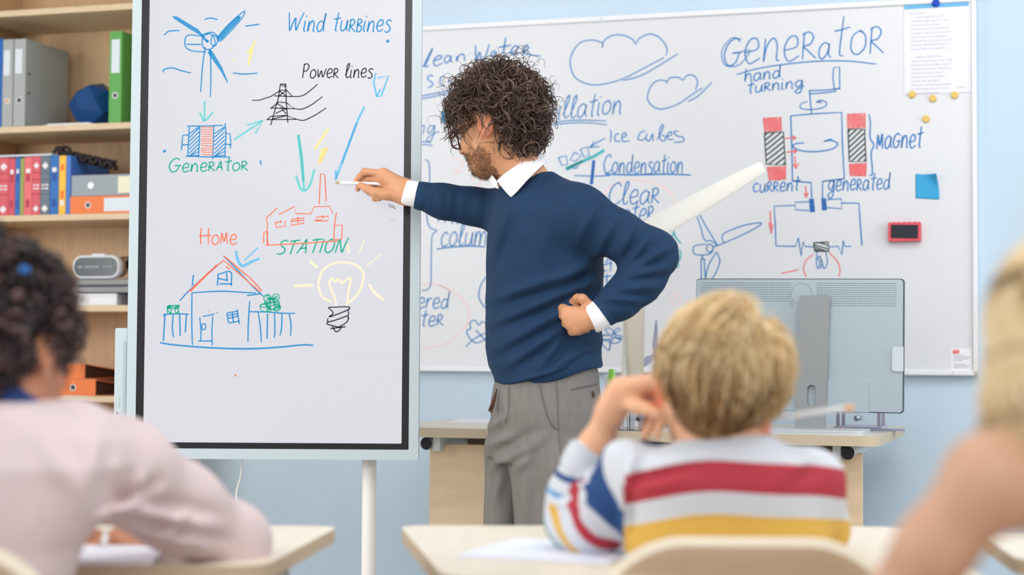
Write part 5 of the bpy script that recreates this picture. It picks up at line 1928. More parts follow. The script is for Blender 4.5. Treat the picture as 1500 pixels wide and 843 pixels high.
# right arm and writing hand
W = Q(596, 281.5, 4.495)
S.chain([(Q(790, 320, 4.42), .06), (Q(735, 308, 4.5), .045), (Q(680, 300, 4.5), .033), (Q(625, 287, 4.49), .029), (W, .027)])
ps = {'i': Q(562, 254, 4.506), 'm': Q(559, 263, 4.516), 'r': Q(562, 273, 4.528), 'p': Q(566, 281, 4.536)}
wa, wb = Q(594, 275, 4.492), Q(594, 288, 4.497)
S.cone(W, wa, .025, .019, .01).cone(wa, ps['i'], .019, .0155, .015).cone(wa, ps['m'], .019, .0145, .015)
S.cone(wb, ps['r'], .019, .0145, .015).cone(wb, ps['p'], .018, .0135, .015)
finger(S, [ps['i'], Q(534, 251.5, 4.532), Q(527, 259, 4.55), Q(521, 266.5, 4.556)], .0105, .0078)
finger(S, [ps['m'], Q(541, 262, 4.55), Q(529, 270, 4.566), Q(524, 277, 4.562)], .0102, .0078)
finger(S, [ps['r'], Q(546, 274, 4.556), Q(541, 282, 4.562), Q(551, 287, 4.552)], .0098, .0078)
finger(S, [ps['p'], Q(554, 286, 4.552), Q(549, 291, 4.552), Q(557, 291.5, 4.542)], .0090, .0070)
S.cone(wb, Q(564, 285, 4.49), .018, .0145, .015)
finger(S, [Q(568, 285, 4.49), Q(552, 282.5, 4.494), Q(537.5, 277, 4.512), Q(527.5, 271.5, 4.532)], .0138, .0088, .008)
# left arm and fist on the hip
S.chain([(Q(800, 320, 4.40), .06), (Q(850, 315, 4.29), .05), (Q(958, 375, 4.265), .04), (Q(900, 445, 4.25), .032), (Q(876, 462, 4.25), .028)])
lw = Q(872, 464, 4.248)
kn = [Q(829, 456, 4.238), Q(830, 465, 4.232), Q(834, 475, 4.232), Q(841, 484, 4.238)]
for q in kn:
    S.cone(lw, q, .023, .0135, .014)
for q, (ex, ey) in zip(kn, ((824, 452), (824, 462), (829, 474), (838, 486))):
    finger(S, [q, Q(ex, ey, 4.258), Q(ex + 9, ey, 4.275), Q(ex + 22, ey - 3, 4.268)], .0112, .0085)
finger(S, [Q(866, 450, 4.25), Q(853, 438, 4.246), Q(846, 437, 4.262), Q(838, 442, 4.272)], .0125, .009, .008)
# legs and feet
for (a, b, c_) in ((Q(752, 680, 4.49), Q(734, 800, 4.48), Q(728, 1055, 4.50)), (Q(808, 680, 4.35), Q(805, 800, 4.36), Q(800, 1055, 4.40))):
    S.chain([(Q(795, 600, 4.42), .11), (a, .05), (b, .035), (c_, .03)])
    S.cone(c_ * np.array([1, 1, 0]) + np.array([0, 0, .045]), c_ * np.array([1, 1, 0]) + np.array([-.15, .01, .035]), .035, .028)
SK_M = skin('skin_tan', (212, 154, 114))


def man_mi(C):
    q = (C - HC) @ HR
    w = .004 * np.sin(q[:, 0] * 190) + .004 * np.sin(q[:, 2] * 230 + q[:, 1] * 150) + np.random.default_rng(1).normal(0, .004, len(C))
    near = np.linalg.norm(q, axis=1) < .17
    st = near & (q[:, 2] + w < -.048 - .2 * np.maximum(0, .03 - q[:, 1])) & (q[:, 1] + w > .012) & (q[:, 2] > -.135)
    st |= near & (np.abs(q[:, 0]) < .03) & (q[:, 1] > .08) & (q[:, 2] < -.040) & (q[:, 2] > -.052)
    lip = near & (np.abs(q[:, 0]) < .021) & (q[:, 1] > .087) & (q[:, 2] < -.053) & (q[:, 2] > -.074)
    ear = near & (np.abs(q[:, 0]) > .0785) & (np.abs(q[:, 2]) < .05)
    return np.where(ear, 3, np.where(lip, 2, np.where(st, 1, 0)))


b = S.build('body', [SK_M, mat('stubble_beard', (184, 134, 98), .8, noise=.3, nscale=200, rgb2=(142, 100, 72), bump=.5, bscale=500), mat('lips', (190, 120, 100), .5), mat('ear_flush', (222, 146, 110), .5, sss=.2)], MAN, man_mi)
add_eyes(L, HR, 1.0, MAN)
# short beard hairs
g = np.random.default_rng(5)
MV = b.data
vv = np.empty(len(MV.vertices) * 3, np.float32)
MV.vertices.foreach_get('co', vv)
nn = np.empty_like(vv)
MV.vertices.foreach_get('normal', nn)
vv, nn = vv.reshape(-1, 3) + np.array(ROOT[b.name].translation), nn.reshape(-1, 3)
sel = np.nonzero(man_mi(vv) == 1)[0]
sel = g.choice(sel, min(2300, len(sel)))
t = np.linspace(0, 1, 4)[None, :, None]
P0 = vv[sel] + g.normal(size=(len(sel), 3)) * .0016
dirs = nn[sel] * .6 + np.array([0, 0, -1.0]) * .55 + g.normal(size=(len(sel), 3)) * .35
path = P0[:, None] + dirs[:, None] * t * (g.uniform(.003, .007, len(sel)))[:, None, None]
strands('beard', MAN, path, np.full(len(sel), .00042), [mat('beard_brown', (146, 106, 76), .7), mat('beard_dark', (92, 64, 48), .7)], g.choice(2, len(sel)))

# hair
S = Solid(.005, .02)
S.ell(L(0, -.026, .054), np.array([.083, .100, .086]), HR)
S.ell(L(0, -.066, -.010), np.array([.064, .054, .062]), HR, k=.04)
g = np.random.default_rng(3)
for _ in range(46):
    d = g.normal(size=3)
    d /= np.linalg.norm(d)
    if d[2] < -.35 or (d[1] > .55 and d[2] < .3):
        continue
    S.ell(L(*(np.array([0, -.020, .052]) + d * np.array([.083, .102, .088]))), np.array([1, 1, 1]) * g.uniform(.014, .024), k=.02)
HD = [mat('hair_dark_brown', (58, 42, 36), .38), mat('hair_mid_brown', (84, 64, 54), .38), mat('hair_light_brown', (122, 98, 84), .38)]
hair = S.build('hair', HD[0], MAN)


def man_ok(q, d):
    if q[1] > .060 and q[2] < .055:
        return False
    if q[2] < .014 and q[1] > .010:
        return False
    if q[2] < .0 and q[1] > -.032:
        return False
    if abs(q[0]) > .055 and -.052 < q[1] < .012 and q[2] < .036:
        return False
    return q[2] > -.075


curls('hair_curls', MAN, HC, HR, np.array([0, -.020, .048]), np.array([.086, .108, .094]), man_ok, 1600, .090, .0110, 1.25, .035, .032, .0016, HD, [.42, .38, .20], 11, 28)
curls('hair_curls', MAN, HC, HR, np.array([0, -.062, -.012]), np.array([.066, .058, .066]), lambda q, d: d[1] < .2 and q[2] < .0 and q[2] > -.075, 260, .06, .010, 1.3, .022, .018, .0020, HD, [.5, .35, .15], 12, 22)
curls('hair_flyaways', MAN, HC, HR, np.array([0, -.020, .048]), np.array([.088, .110, .098]), man_ok, 170, .085, .013, 1.6, .058, .012, .0008, HD, [.3, .4, .3], 13, 26)

# glasses
GM = mat('tortoise_frame', (92, 44, 28), .25, noise=.4, nscale=120, rgb2=(50, 26, 20))
m = MB()
for sx_ in (-1, 1):
    rim = [L(sx_ * .034 + x, .110 - .12 * abs(x + sx_ * .034) + .003, -.004 + z) for x, z in rrect(-.0255, .0255, -.021, .021, .013, 5)]
    m.tube(rim + rim[:2], .0024, 8, cap=False)
m.tube([L(-.010, .112, .006), L(0, .115, .009), L(.010, .112, .006)], .0022, 8)
gl = m.build('glasses', GM, MAN)
for sx_ in (-1, 1):
    m = MB().tube([L(sx_ * .060, .104, .008), L(sx_ * .074, .085, .008), L(sx_ * .080, .02, .010), L(sx_ * .082, -.012, .008), L(sx_ * .078, -.035, -.008)], [.0042, .0034, .0024, .0022, .002], 8)
    m.build('temple_arm', GM, gl)

# sweater
S = Solid(.005, .03)


def lv(rows):
    out = []
    for (py, l, r, d, ry) in rows:
        a, b_ = Q(l, py, d), Q(r, py, d)
        out.append((a[2], (a[0] + b_[0]) / 2, d, (b_[0] - a[0]) / 2, ry))
    return out


S.loft(lv([(262, 738, 806, 4.42, .07), (278, 729, 836, 4.42, .12), (296, 722, 856, 4.42, .155), (318, 716, 872, 4.42, .18), (350, 713, 884, 4.42, .185), (400, 712, 885, 4.42, .175),
           (460, 711, 881, 4.42, .16), (510, 711, 882, 4.42, .16), (535, 715, 885, 4.42, .163), (552, 723, 884, 4.42, .160), (590, 730, 880, 4.42, .155)]), k=.03)
S.chain([(Q(805, 285, 4.38), .055), (Q(846, 318, 4.29), .078), (Q(905, 344, 4.27), .056), (Q(955, 374, 4.262), .060), (Q(938, 412, 4.256), .052), (Q(908, 440, 4.25), .0435), (Q(885, 455, 4.25), .0375)], .035)
S.chain([(Q(770, 300, 4.46), .07), (Q(728, 308, 4.5), .048), (Q(690, 302, 4.5), .044), (Q(650, 295.5, 4.495), .041), (Q(619, 287.5, 4.49), .0365)], .035)
S.half((Q(730, 568, 4.42) + Q(884, 522, 4.42)) / 2, (.28, 0, -.96), .012)
# straight sleeve ends
S.half(Q(612, 287, 4.49), Q(580, 282, 4.49) - Q(612, 287, 4.49), .004)
S.post = folds([(862, 392, 716, 440, 8, .010), (866, 412, 718, 476, 7, .010), (856, 440, 724, 512, 8, .010), (838, 470, 742, 536, 7, .010), (826, 488, 786, 548, 6, .009), (880, 500, 800, 546, 7, .010),
                (880, 528, 735, 566, 5, .007), (872, 400, 850, 440, 6, .008), (745, 300, 716, 392, 8, .006), (800, 300, 790, 420, 14, .004), (880, 370, 800, 430, 8, .006),
                (872, 300, 846, 358, 6, .007), (902, 318, 876, 370, 6, .007), (930, 330, 906, 378, 6, .008), (955, 342, 922, 384, 6, .009), (985, 360, 930, 392, 6, .009), (980, 392, 918, 404, 6, .008),
                (966, 420, 904, 424, 6, .007), (942, 442, 886, 436, 5, .006), (644, 274, 646, 316, 5, .007), (662, 276, 658, 322, 5, .007), (680, 280, 674, 328, 6, .008), (704, 282, 700, 332, 6, .008), (630, 270, 628, 310, 4, .005)], 4.42)
KNIT = mat('navy_knit', (18, 52, 86), .85, bump=.35, bscale=900, noise=.12, nscale=30)
sw = S.build('sweater', KNIT, MAN)
# ribbed hem and cuffs follow the ends
m = MB()
RIB = mat('navy_rib', (20, 56, 90), .85, bump=.6, bscale=500, stretch=(1, 1, .05))
hemc = (Q(738, 562, 4.42) + Q(880, 524, 4.42)) / 2
ex = Q(880, 524, 4.42) - Q(738, 562, 4.42)
hl = np.linalg.norm(ex) / 2
ex = ex / np.linalg.norm(ex)
nrm = np.array([-.28, 0, .96])
for w0, w1, sc in ((-.020, .030, 1.0),):
    V, Fc = [], []
    n = 64
    for (h_, f) in ((-.022, .965), (-.018, 1.0), (.012, 1.025), (.03, .97)):
        for k_ in range(n):
            a = 2 * math.pi * k_ / n
            ca, sa = math.cos(a), math.sin(a)
            ca, sa = math.copysign(abs(ca) ** .85, ca), math.copysign(abs(sa) ** .85, sa)
            V.append(hemc + ex * hl * f * ca + np.array([0, 1, 0]) * .157 * f * sa + nrm * (h_ + .003 * math.sin(a * 5)))
    for i in range(3):
        for k_ in range(n):
            Fc.append((i * n + k_, i * n + (k_ + 1) % n, (i + 1) * n + (k_ + 1) % n, (i + 1) * n + k_))
    Fc += [tuple(range(n - 1, -1, -1)), tuple(range(3 * n, 4 * n))]
    m.add(V, Fc)
m.build('hem', RIB, sw, ang=60)
MB().tube([Q(610, 286, 4.49), Q(615, 287, 4.49), Q(624, 288.5, 4.49), Q(630, 289.5, 4.49)], [.0365, .0385, .0390, .036], 28).build('sleeve_rib', RIB, sw, ang=60)
MB().tube([Q(881, 459.5, 4.25), Q(885, 456.5, 4.25), Q(893, 450.5, 4.25), Q(899, 446, 4.25)], [.0385, .0408, .0420, .039], 28).build('sleeve_rib', RIB, sw, ang=60)
SHIRT = mat('white_shirt', (240, 240, 242), .7, bump=.15, bscale=400)
MB().tube([Q(592.5, 281, 4.49), Q(593.5, 281.3, 4.49), Q(606, 284, 4.49), Q(622, 287.5, 4.49)], [.031, .0335, .0345, .0345], 28).build('shirt_cuff', SHIRT, MAN, ang=60)
MB().tube([Q(864.5, 469, 4.25), Q(865.5, 468.5, 4.25), Q(874, 463.5, 4.25), Q(888, 455, 4.25)], [.034, .0368, .0376, .0376], 28).build('shirt_cuff', SHIRT, MAN, ang=60)
# collar: two flaps and a stand round the neck
Nn = [(727, 267, 4.345), (735, 258.5, 4.335), (747, 249.5, 4.335), (759, 241, 4.345), (770, 233, 4.365), (782, 227, 4.40), (790, 225, 4.45), (786, 226, 4.50)]
Oo = [(748.5, 289, 4.285), (752, 286, 4.28), (760, 277.5, 4.275), (770, 266, 4.28), (782, 254, 4.30), (794, 243, 4.35), (801, 238, 4.43), (797, 238, 4.51)]
Nf = [(727, 266, 4.345), (723, 260, 4.37), (719, 253, 4.41), (722, 247, 4.45), (732, 243, 4.49), (750, 238, 4.51), (770, 232, 4.51), (786, 226, 4.50)]
Of = [(730, 277, 4.33), (722, 273, 4.35), (715, 265, 4.42), (716, 258, 4.48), (730, 252, 4.54), (750, 248, 4.56), (776, 243, 4.55), (797, 238, 4.51)]
for nm, A, B in (('collar', Nn, Oo), ('collar', Nf, Of)):
    Ap, Bp = smooth_pts([Q(*p) for p in A], 4), smooth_pts([Q(*p) for p in B], 4)
    V, Fc = [], []
    n = len(Ap)
    for t in (0, .12, .35, .7, 1):
        for a, b_ in zip(Ap, Bp):
            V.append(a + (b_ - a) * t + np.array([0, -.004, .006]) * math.sin(min(1, t * 2.5) * math.pi) * (1 if A is Nn else .4))
    for i in range(4):
        for j in range(n - 1):
            Fc.append((i * n + j, i * n + j + 1, (i + 1) * n + j + 1, (i + 1) * n + j))
    o = raw(nm, V, Fc, SHIRT, MAN, ang=None)
    sm = o.modifiers.new('thickness', 'SOLIDIFY')
    sm.thickness, sm.offset = .003, 0
# trousers
S = Solid(.006, .03)
S.loft(lv([(515, 738, 868, 4.42, .13), (545, 730, 877, 4.42, .145), (560, 724, 878, 4.42, .15), (580, 720, 880, 4.42, .155), (600, 718, 881, 4.42, .16), (620, 716, 880, 4.42, .16), (648, 712, 875, 4.42, .155), (672, 712, 866, 4.42, .15)]), k=.03)
far = lv([(640, 713, 800, 4.49, .08), (660, 709, 795, 4.49, .085), (700, 710, 778, 4.49, .085), (760, 708, 766, 4.49, .08), (830, 706, 760, 4.49, .075), (940, 704, 756, 4.50, .07), (1040, 702, 752, 4.51, .068), (1082, 700, 752, 4.51, .068)])
near_ = lv([(640, 740, 878, 4.36, .09), (660, 742, 872, 4.35, .095), (700, 748, 864, 4.34, .09), (760, 753, 852, 4.34, .085), (830, 757, 842, 4.35, .08), (940, 762, 834, 4.38, .075), (1040, 766, 830, 4.40, .072), (1082, 766, 830, 4.40, .072)])
S.loft(far, k=.02)
S.loft(near_, k=.015)
S.post = folds([(712, 628, 748, 606, 6, .006), (710, 652, 752, 640, 7, .008), (742, 676, 800, 640, 9, .010), (752, 690, 780, 670, 6, .007), (768, 668, 775, 765, 9, .007), (716, 690, 742, 668, 7, .007), (722, 740, 736, 690, 7, .005), (820, 640, 812, 765, 8, .005), (736, 574, 745, 628, 5, .004), (840, 660, 800, 700, 8, .006)], 4.45)
TR = mat('grey_twill', (126, 122, 118), .85, bump=.3, bscale=800, noise=.10, nscale=60, stretch=(1, 1, .3))
tr = S.build('trousers', TR, MAN)
SEAM = mat('grey_seam', (104, 100, 97), .9)


def seam(name, pts, r, m_, parent, lift=.0006):
    P = [hit(tr, *p, lift) for p in smooth_pts(pts, 5)]
    P = [p for p in P if p is not None]
    if len(P) > 2:
        MB().tube(P, r, 6).build(name, m_, parent)


seam('pocket_seam', [(789, 552), (793, 575), (800, 604), (808, 622), (816, 630)], .0016, SEAM, tr)
seam('side_seam', [(815, 545), (817, 600), (819, 640), (822, 680), (822, 740)], .0013, SEAM, tr)
seam('back_pocket', [(837, 571), (850, 568), (862, 566), (875, 563)], .0022, SEAM, tr)
seam('fly_seam', [(746, 566), (745, 600), (740, 620)], .0012, SEAM, tr)
q = hit(tr, 868, 578, .002)
if q is not None:
    MB().ball(q, (.005, .004, .009), 12).build('pocket_button', mat('button_brown', (86, 62, 50), .4), tr)
LEA = mat('brown_leather', (84, 50, 40), .6)
q0 = Q(728, 570, 4.33)
for i, (x, y) in enumerate(((716, 603), (719, 605), (721, 600))):
    MB().tube([q0, Q((728 + x) / 2, 587, 4.325), Q(x, y, 4.32 + .005 * i)], [.002, .0032, .0028], 6).build('key_strap', LEA, tr)
SHO = mat('dark_shoe', (52, 44, 40), .5)
for c_ in (Q(726, 1060, 4.51), Q(798, 1060, 4.40)):
    S = Solid(.006, .02)
    x, y = c_[0], c_[1]
    S.cone((x + .03, y, .05), (x - .06, y, .048), .048, .045).cone((x - .06, y, .044), (x - .17, y + .01, .034), .042, .033)
    S.half((x, y, .001), (0, 0, -1), .004)
    S.build('shoe', SHO, MAN)

# stylus pen in his hand
p0, p1 = Q(491.5, 267.6, 4.5775), Q(570, 269.8, 4.498)
ST_ = empty('stylus_pen', p0, 'slim white pen with gold tip held against the touch screen', 'pen')
Lp = lambda t: p0 + (p1 - p0) * t
GOLD = mat('gold_tip', (190, 160, 110), .35, metal=.4)
MB().tube([Lp(.09), Lp(.12), Lp(.82), Lp(.86)], [.0038, .0042, .0042, .0040], 14).build('pen_barrel', WHITE, ST_)
MB().tube([Lp(0), Lp(.02), Lp(.09)], [.0022, .0032, .0038], 12).build('pen_nib', GOLD, ST_)
MB().tube([Lp(.86), Lp(.98), Lp(1.0)], [.0040, .0022, .0014], 12).build('pen_end', mat('pale_gold', (226, 192, 150), .4), ST_)


# ------------------------------------------------------------------ pupils' desks and chairs
DESKW = mat('pupil_desk_top', (232, 222, 204), .45, noise=.05, nscale=7, stretch=(6, 1, 6))
DESKE = mat('pupil_desk_edge', (196, 176, 148), .55)
PLY = mat('chair_shell', (186, 158, 128), .5, noise=.06, nscale=6, stretch=(1, 1, 6))
PLY_LIT = mat('chair_shell_edge', (238, 226, 204), .5)
TUBE = mat('chair_tube', (190, 196, 202), .35, metal=.5)


def pupil_desk(corners, z, label, r=.05):
    """corners: outline of the top in plan, anticlockwise from the near left"""
    c = np.mean(corners, 0)
    D = empty('pupil_desk', (c[0], c[1], 0), label, 'desk')
    P = []
    n = len(corners)
    for i in range(n):
        p, a, b_ = np.array(corners[i]), np.array(corners[i - 1]), np.array(corners[(i + 1) % n])
        u, v = (a - p) / np.linalg.norm(a - p), (b_ - p) / np.linalg.norm(b_ - p)
        p0, p1 = p + u * r, p + v * r
        for t in np.linspace(0, 1, 8):
            P.append(p0 * (1 - t) ** 2 + p * 2 * t * (1 - t) + p1 * t * t)
    o = MB().prism(P, z - .024, z).build('desktop', [DESKW, DESKE], D)
    o.data.polygons.foreach_set('material_index', [0 if abs(p.normal.z) > .5 else 1 for p in o.data.polygons])
    for i in range(n):
        q = c + (np.array(corners[i]) - c) * .76
        MB().tube([(q[0], q[1], .004), (q[0], q[1], z - .024)], .014, 14).build('leg', TUBE, D)
    q = [c + (np.array(k) - c) * .76 for k in corners]
    for i in range(n):
        a, b_ = q[i], q[(i + 1) % n]
        MB().tube([(a[0], a[1], z - .045), (b_[0], b_[1], z - .045)], .010, 8).build('apron_rail', TUBE, D)
    return D


def chair(x, y, rz, zt, w, label, tilt=.10):
    M = Matrix.Translation((x, y, 0)) @ Matrix.Rotation(rz, 4, 'Z')
    Cc = empty('pupil_chair', (0, 0, 0), label, 'chair', M=M)
    # curved plywood back: outline in (u, z), wrapped round a shallow arc
    h0, h1 = zt - .30, zt
    out = rrect(-w / 2, w / 2, h0, h1, (.06, .06, .13, .13), 12)
    crown = []
    for (u, z) in out:
        f = max(0, (z - (h1 - .14)) / .14)
        crown.append((u, z + .0 * f - .018 * (abs(u) / (w / 2)) ** 2 * f))
    V, Fc, mi = [], [], []
    n = len(crown)
    def P(u, z, off):
        yy = .10 * (1 - math.cos(u / (w / 2) * .75)) + (zt - z) * -tilt
        return (u, yy * 1.0 + off - tilt * 0, z)
    rings = [(.0, 1.0), (.5, 1.0), (.82, 1.0), (1.0, 1.0)]
    m = MB(M)
    T = .013
    # faces as concentric rings shrinking to the centre for a clean curved surface
    sc = [1.0, .97, .8, .6, .4, .2, .02]
    zc = (h0 + h1) / 2
    for off in (0, T):
        for s in sc:
            su, sv = (s, s) if s != .97 else (1 - .012 / (w / 2), 1 - .012 / .15)
            for (u, z) in crown:
                V.append(P(u * su, zc + (z - zc) * sv, off + (.004 if (s == 1.0 and off == 0) else 0)))
    k_ = len(sc)
    for side in (0, 1):
        b0 = side * k_ * n
        for i in range(k_ - 1):
            for j in range(n):
                q = (b0 + i * n + j, b0 + i * n + (j + 1) % n, b0 + (i + 1) * n + (j + 1) % n, b0 + (i + 1) * n + j)
                Fc.append(q if side == 0 else q[::-1])
                mi.append(1 if i == 0 else 0)  # outer ring pale: light on the rounded edge put into the colour
    for j in range(n):
        Fc.append((j, k_ * n + j, k_ * n + (j + 1) % n, (j + 1) % n))
        mi.append(1)
    raw('backrest', V, Fc, [PLY, PLY_LIT], Cc, M=M, mi=mi, ang=50)
    sy = .03 + .3 * tilt
    MB(M).prism(rrect(-w / 2 + .01, w / 2 - .01, sy, sy + .38, .06, 8), .425, .440).build('seat', PLY, Cc)
    for sx_ in (-1, 1):
        xx = sx_ * (w / 2 - .04)
        MB(M).tube([(xx, .03 - .24 * tilt + .005, zt - .16), (xx, .0, .46), (xx, .07, .416), (xx, .38, .414)], .010, 10).build('back_frame', TUBE, Cc)
        MB(M).tube([(xx, .10, .406), (xx, -.04, .006)], .010, 10).build('leg', TUBE, Cc)
        MB(M).tube([(xx, .35, .406), (xx, .40, .006)], .010, 10).build('leg', TUBE, Cc)
    return Cc


def on_z(px_, py_, z):
    return on_plane(px_, py_, (0, 0, z), (0, 0, 1))


ZD = .72
a, b_, c_, d_ = on_z(585, 770, ZD), on_z(1316, 772, ZD), np.array([.66, 2.36, ZD]), on_z(640, 845, ZD)
pupil_desk([(d_[0] + .01, 2.36), (c_[0], c_[1]), (b_[0] + .01, b_[1]), (a[0], a[1])], ZD, 'pale wood pupil desk that the boy in the striped shirt leans on', .06)
a = on_z(494, 771, ZD)
pupil_desk([(-1.10, 2.47), (-.355, 2.47), (a[0] + .005, a[1]), (-1.02, a[1])], ZD, 'pale wood pupil desk under the arm of the girl in the pink sweater', .06)

# ------------------------------------------------------------------ the boy in the striped shirt
BOY = empty('person', (.33, 2.55, 0), 'blond boy in a striped shirt seated from behind, head propped on his hand', 'person')
HC, HR = Q(1051, 577, 2.60), frame((.05, .99, -.12), math.radians(-17))
HC = HC + np.array([0, .0, 0])
S = Solid(.004, .02)
nk = Q(1066, 668, 2.585)
L = add_head(S, HC, HR, .93, True, nk, .047, True)
S.chain([(nk, .055), (Q(1066, 760, 2.6), .085), (Q(1066, 1000, 2.6), .09)], .04)
# left forearm and hand by the ear
el = Q(846, 775, 2.70)
wr = Q(902, 588, 2.655)
S.chain([(Q(930, 705, 2.60), .04), (Q(870, 770, 2.68), .035), (el, .033), (Q(872, 655, 2.675), .0245), (Q(895, 602, 2.66), .0205), (wr, .0205)], .02)
kn = [Q(958, 556, 2.605), Q(958, 565, 2.622), Q(957, 574, 2.638), Q(954, 584, 2.652)]
S.cone(wr, Q(912, 572, 2.65), .020, .019, .012)
for i, q in enumerate(kn):
    S.cone(Q(908, 570 + 6 * i, 2.645 + .004 * i), q, .0150, .0108, .014)
finger(S, [kn[0], Q(976, 572, 2.596), Q(980, 596, 2.590), Q(974, 616, 2.594)], .0092, .0070)
finger(S, [kn[1], Q(972, 584, 2.606), Q(970, 612, 2.602), Q(962, 638, 2.606)], .0090, .0070)
finger(S, [kn[2], Q(966, 592, 2.626), Q(960, 612, 2.626), Q(944, 640, 2.630)], .0088, .0068)
finger(S, [kn[3], Q(960, 596, 2.646), Q(952, 612, 2.648), Q(942, 628, 2.65)], .0080, .0064)
S.chain([(Q(915, 590, 2.64), .012), (Q(936, 597, 2.615), .0108), (Q(952, 600, 2.60), .0088), (Q(963, 607, 2.588), .0075)], .010)
# right arm resting on the desk in front of him
S.chain([(Q(1200, 700, 2.60), .04), (Q(1205, 790, 2.72), .033), (Q(1120, 795, 2.90), .022), (Q(1090, 795, 2.93), .020)], .02)
pc = Q(1060, 794, 2.95)
S.cone(Q(1090, 795, 2.93), pc, .020, .018)
for i in range(4):
    p0 = pc + np.array([-.01, -.022 + .015 * i, .003])
    finger(S, [p0, p0 + (-.028, .003, .006), p0 + (-.048, .004, .0), p0 + (-.060, .004, -.008)], .0080, .0062)
finger(S, [pc + (.005, -.02, .0), pc + (-.02, -.045, .004), pc + (-.04, -.05, -.002)], .009, .0068)
# seated legs
for sx_ in (-1, 1):
    hip, kne = np.array([.33 + sx_ * .08, 2.55, .50]), np.array([.33 + sx_ * .10, 2.93, .50])
    S.chain([(Q(1066, 1000, 2.6), .09), (hip, .06), (kne, .045), (kne + (0, .02, -.40), .03)], .04)
    S.cone(kne + (0, .02, -.455), kne + (0, .13, -.46), .03, .025)
SK_B = skin('skin_fair', (232, 178, 142))
FLUSH = mat('skin_flushed', (222, 134, 98), .5, sss=.25)


def boy_mi(C):
    q = (C - HC) @ HR
    return np.where((np.linalg.norm(q, axis=1) < .13) & (np.abs(q[:, 0]) > .0735) & (np.abs(q[:, 0]) < .096) & (np.abs(q[:, 1] + .012) < .03) & (q[:, 2] < .035) & (q[:, 2] > -.05) & (C[:, 0] < 1), 1, 0)


S.build('body', [SK_B, FLUSH], BOY, boy_mi)
add_eyes(L, HR, .93, BOY)

# striped shirt
CW, CR, CY_, CN, CB, CG = (mat('shirt_white', (208, 213, 220), .85, bump=.25, bscale=500), mat('shirt_red', (190, 62, 76), .85, bump=.25, bscale=500), mat('shirt_yellow', (232, 186, 82), .85, bump=.25, bscale=500),
                           mat('shirt_navy', (34, 72, 126), .85, bump=.25, bscale=500), mat('shirt_light_blue', (112, 160, 206), .85), mat('shirt_sage', (112, 142, 130), .85))
S = Solid(.0045, .03)
S.loft(lv([(636, 1016, 1128, 2.585, .058), (650, 985, 1150, 2.585, .075), (664, 935, 1186, 2.585, .085), (682, 912, 1206, 2.59, .098), (705, 906, 1213, 2.59, .105), (750, 908, 1215, 2.60, .11),
           (800, 914, 1214, 2.60, .115), (900, 920, 1212, 2.60, .125), (1010, 918, 1214, 2.61, .13), (1085, 915, 1217, 2.62, .13)]), k=.03)
arm = [Q(922, 702, 2.59), Q(868, 768, 2.66), el + np.array([-.002, 0, .014]), Q(858, 672, 2.676)]
S.chain([(arm[0], .050), (arm[1], .048), (arm[2], .047), (Q(845, 725, 2.69), .043), (arm[3], .0325)], .02)
S.chain([(Q(1188, 706, 2.59), .052), (Q(1200, 775, 2.70), .042), (Q(1130, 792, 2.87), .032)], .03)
S.ell(Q(915, 668, 2.605), (.03, .05, .022), k=.03)
S.ell(Q(940, 664, 2.665), (.046, .03, .020), k=.02)
ax = arm[3] - Q(848, 715, 2.685)
S.half(arm[3] + ax / np.linalg.norm(ax) * .004 , ax, .004)
S.ops.pop()
S.post = folds([(905, 700, 918, 790, 6, .006), (930, 660, 915, 720, 7, .006), (895, 760, 850, 730, 5, .008), (880, 790, 842, 750, 5, .006), (1060, 660, 930, 690, 9, .004), (1190, 665, 1150, 700, 10, .005), (930, 720, 1010, 700, 8, .004), (822, 700, 872, 718, 4, .006), (806, 735, 850, 742, 5, .006)])


def ramp_mat(name, attr, lo, hi, stops):
    """cloth whose stripes follow a per-vertex measure along the garment"""
    m = mat(name, (228, 230, 234), .85, bump=.25, bscale=500)
    nt = m.node_tree
    at = nt.nodes.new('ShaderNodeAttribute')
    at.attribute_name = attr
    mr = nt.nodes.new('ShaderNodeMapRange')
    mr.inputs['From Min'].default_value, mr.inputs['From Max'].default_value = lo, hi
    cr = nt.nodes.new('ShaderNodeValToRGB')
    cr.color_ramp.interpolation = 'CONSTANT'
    el_ = cr.color_ramp.elements
    el_[0].position, el_[0].color = 0, (*lin(WH_), 1)
    el_.remove(el_[1])
    for (v, c) in stops:
        e = el_.new((v - lo) / (hi - lo))
        e.color = (*lin(c), 1)
    nt.links.new(at.outputs['Fac'], mr.inputs['Value'])
    nt.links.new(mr.outputs[0], cr.inputs['Fac'])
    nt.links.new(cr.outputs[0], nt.nodes['Principled BSDF'].inputs['Base Color'])
    return m


WH_, RD_, YL_, NV_, LB_, SG_ = (208, 213, 220), (178, 56, 70), (220, 176, 80), (34, 72, 126), (112, 160, 206), (112, 142, 130)
zr = lambda py: Q(1066, py, 2.5)[2]
TOR = ramp_mat('shirt_body_stripes', 'z_along', .4, 1.0, sorted([(zr(880), NV_), (zr(835), WH_), (zr(797), YL_), (zr(755), WH_), (zr(721), RD_), (zr(677), WH_)]))
UPA = ramp_mat('shirt_sleeve_stripes', 'u_along', -.5, 1.5, [(-.04, NV_), (.32, WH_), (.47, RD_), (.62, WH_), (.80, YL_), (.94, WH_), (1.10, SG_), (1.17, WH_)])
FOR = ramp_mat('shirt_forearm_stripes', 'w_along', -.5, 1.5, [(-.05, YL_), (.08, WH_), (.22, SG_), (.27, WH_), (.40, LB_), (.50, WH_), (.68, NV_), (.77, WH_)])


